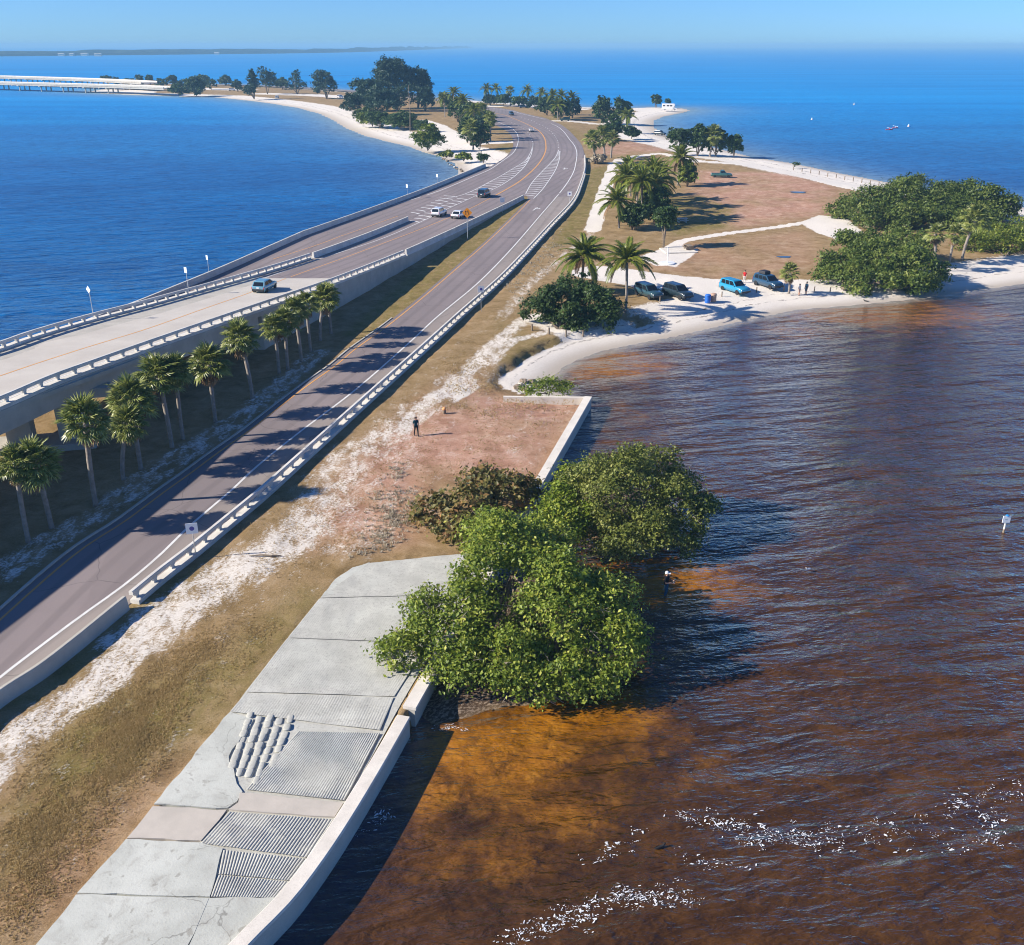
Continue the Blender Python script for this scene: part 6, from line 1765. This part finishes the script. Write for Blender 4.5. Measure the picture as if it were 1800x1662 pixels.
# puddles on the lawn
m = NT('puddle_water'); m.set((.06, .09, .10), .08, .5); M['puddle'] = m.mat
for u, v, rx_, ry_ in ((1403, 339, 1.7, 1.3), (1378, 453, 1.1, .8)):
    p = P(u, v); pts = [(p.x + math.cos(a) * rx_ * (1 + .2 * math.sin(3 * a)), p.y + math.sin(a) * ry_ * (1 + .15 * math.cos(2 * a)), GZ + .10) for a in np.linspace(0, 6.28, 20, endpoint=False)]
    mb = MB(); mb.poly(pts); tag(mb.build('puddle', M['puddle']), kind='structure')

# birds, buoys, kayaks
def bird(label, p, head, col, s=1.0, wings=False):
    o = empty('bird', p, head); tag(o, label, 'bird'); mm = plain('plumage', col, .7, .2)
    mb = MB(); mb.tube([(-.30 * s, 0, .10 * s), (-.16 * s, 0, .09 * s), (0, 0, .09 * s), (.14 * s, 0, .12 * s), (.20 * s, 0, .18 * s), (.25 * s, 0, .24 * s), (.31 * s, 0, .24 * s)], [.015 * s, .06 * s, .085 * s, .07 * s, .045 * s, .05 * s, .012 * s], 10); mb.build('body', mm, o, smooth=True)
    mb = MB(); mb.tube([(.29 * s, 0, .24 * s), (.37 * s, 0, .23 * s)], [.014 * s, .003 * s], 6); mb.build('beak', M['yellow_paint'], o)
    for q in (-1, 1):
        mb = MB()
        if wings: mb.quadstrip([[(.12 * s, q * .05 * s, .13 * s), (-.08 * s, q * .05 * s, .13 * s)], [(.10 * s, q * .35 * s, .30 * s), (-.08 * s, q * .35 * s, .28 * s)], [(-.02 * s, q * .65 * s, .26 * s), (-.12 * s, q * .62 * s, .25 * s)]])
        else: mb.quadstrip([[(.12 * s, q * .075 * s, .14 * s), (.10 * s, q * .09 * s, .06 * s)], [(-.12 * s, q * .08 * s, .14 * s), (-.12 * s, q * .085 * s, .07 * s)], [(-.34 * s, q * .02 * s, .12 * s), (-.34 * s, q * .02 * s, .10 * s)]])
        mb.build('wing', mm, o)
    return o
bird('white gull just above the water right of the angler', P(1420, 1004, .1) + Vector((0, 0, .1)), R(200), (.8, .8, .8), .7)
bird('dark bird swimming among the foam flecks', P(1160, 1492, -.03), R(20), (.02, .02, .022), .9)
bird('dark bird resting on the amber shallows near the small beach', P(1522, 531, 0.02), R(160), (.03, .03, .03), 1.2)
for i, (u, v, h) in enumerate([(1501, 185, 1.2), (1427, 211, .9), (1597, 223, 1.0)]):
    o = empty('buoy', P(u, v, 0)); tag(o, ['white buoy farthest out on the blue water', 'white buoy left of the kayaks', 'white buoy right of the kayaks'][i], 'buoy', 'buoys on the blue water')
    mb = MB(); mb.lathe([(.3, -.4), (.45, 0), (.45, h * .35), (.2, h * .5), (.16, h * .95), (.05, h)], 14); mb.build('float', M['sign_white'], o, smooth=True)
    mb = MB(); mb.lathe([(.46, h * .1), (.46, h * .22)], 14); mb.build('band', M['sign_orange'], o)
for i, (u, v) in enumerate([(1563, 229), (1573.5, 226)]):
    o = empty('kayak', P(u, v, 0), R(20 + 10 * i)); tag(o, ['left pink-red kayak on the blue water', 'right pink-red kayak close behind the left one'][i], 'kayak', 'kayaks')
    mm = plain('kayak_red', (.62, .08, .13), .35)
    mb = MB(); rows = []
    for x in np.linspace(-1, 1, 11):
        w = .36 * (1 - abs(x) ** 2.2) + .02; z = .28 + .12 * abs(x) ** 2
        rows.append([(x * 1.8, -w * .6, -.08), (x * 1.8, w * .6, -.08), (x * 1.8, w, z - .06), (x * 1.8, 0, z + .06), (x * 1.8, -w, z - .06)])
    mb.quadstrip(rows, close=True, caps=True); mb.build('hull', mm, o, smooth=True)
    mb = MB(); mb.tube([(0, -1.0, .75), (0, 1.0, .95)], .025, 6); mb.box((0, -1.05, .74), (.04, .34, .16)); mb.box((0, 1.05, .96), (.04, .34, .16)); mb.build('paddle', M['sign_white'], o)
    pr_ = person(['paddler in a pink top in the left kayak', 'paddler in a pale top in the right kayak'][i], P(u, v, 0), R(110 + 10 * i), [(.6, .10, .16), (.7, .55, .6)][i], (.05, .05, .06), 'fish', height=1.7, feet_z=-.75)

# ------------------------------------------------------------------ foam on the near water
def foam(lines, seed):
    g = np.random.default_rng(seed); V = []; Fc = []
    for pts, n, spread, r0, r1 in lines:
        c = spline([P(u, v, 0) for u, v in pts], .2)
        for _ in range(n // 3):
            t = g.integers(0, len(c)); p0 = c[t] + g.normal(0, spread, 2) * np.array([1, .6]); ro = R(18) + g.normal(0, .5); big = g.random() ** 3
            for _k in range(int(g.integers(2, 9))):
                p = p0 + g.normal(0, .07 + .16 * big, 2) * np.array([1.6, .6]); r = (.012 + .045 * g.random() ** 2) * (.7 + 1.1 * big)
                k = 6; b = len(V); el = g.uniform(.25, .6); a0 = g.uniform(0, 6.28); r2 = ro + g.normal(0, .5)
                for j in range(k):
                    a = a0 + 6.283 * j / k; q = r * g.uniform(.5, 1.4); x, y = math.cos(a) * q * 1.4, math.sin(a) * q * el
                    V.append((p[0] + x * math.cos(r2) - y * math.sin(r2), p[1] + x * math.sin(r2) + y * math.cos(r2), .03 + g.random() * .02))
                Fc.append(tuple(range(b, b + k)))
    me = bpy.data.meshes.new('foam'); me.from_pydata(V, [], Fc); me.materials.append(plain('foam', (.74, .76, .78), .7, .2)); return link('foam', me)
tag(foam([([(900, 1655), (960, 1625), (1020, 1600), (1090, 1580), (1160, 1578), (1215, 1590)], 442, .35, .03, .13),
          ([(1010, 1640), (1060, 1610), (1130, 1570), (1200, 1565)], 153, .45, .03, .10),
          ([(1020, 1520), (1060, 1500), (1110, 1480), (1130, 1455)], 68, .3, .03, .10),
          ([(1200, 1440), (1280, 1450), (1360, 1470), (1430, 1480)], 255, .55, .03, .13),
          ([(1300, 1480), (1390, 1475), (1420, 1470)], 102, .35, .04, .16),
          ([(1420, 1475), (1520, 1450), (1600, 1440), (1680, 1420), (1760, 1395), (1830, 1370)], 255, .5, .03, .11),
          ([(1740, 1425), (1750, 1460), (1760, 1490)], 102, .4, .03, .12), ([(1450, 1490), (1600, 1470), (1750, 1480)], 102, .5, .03, .10),
          ([(1210, 1500), (1240, 1530), (1290, 1520)], 51, .4, .03, .09), ([(630, 1465), (655, 1448), (675, 1430)], 44, .15, .02, .09),
          ([(770, 1282), (800, 1280), (820, 1284)], 51, .12, .02, .08)], 81), 'white flecks of foam drifting in bands on the brown water', 'foam', kind='stuff')

# ------------------------------------------------------------------ air
m = NT('haze_air'); m.n.remove(m.bsdf)
pv = m.node('ShaderNodeVolumePrincipled'); pv.inputs['Color'].default_value = (.36, .70, 1.0, 1); pv.inputs['Density'].default_value = 2.0e-4; pv.inputs['Anisotropy'].default_value = 0.0
m.L(pv.outputs[0], m.out.inputs['Volume'])
mb = MB(); mb.box((0, 17500, 19.5), (70000, 36000, 45))
tag(mb.build('haze', m.mat), kind='stuff')
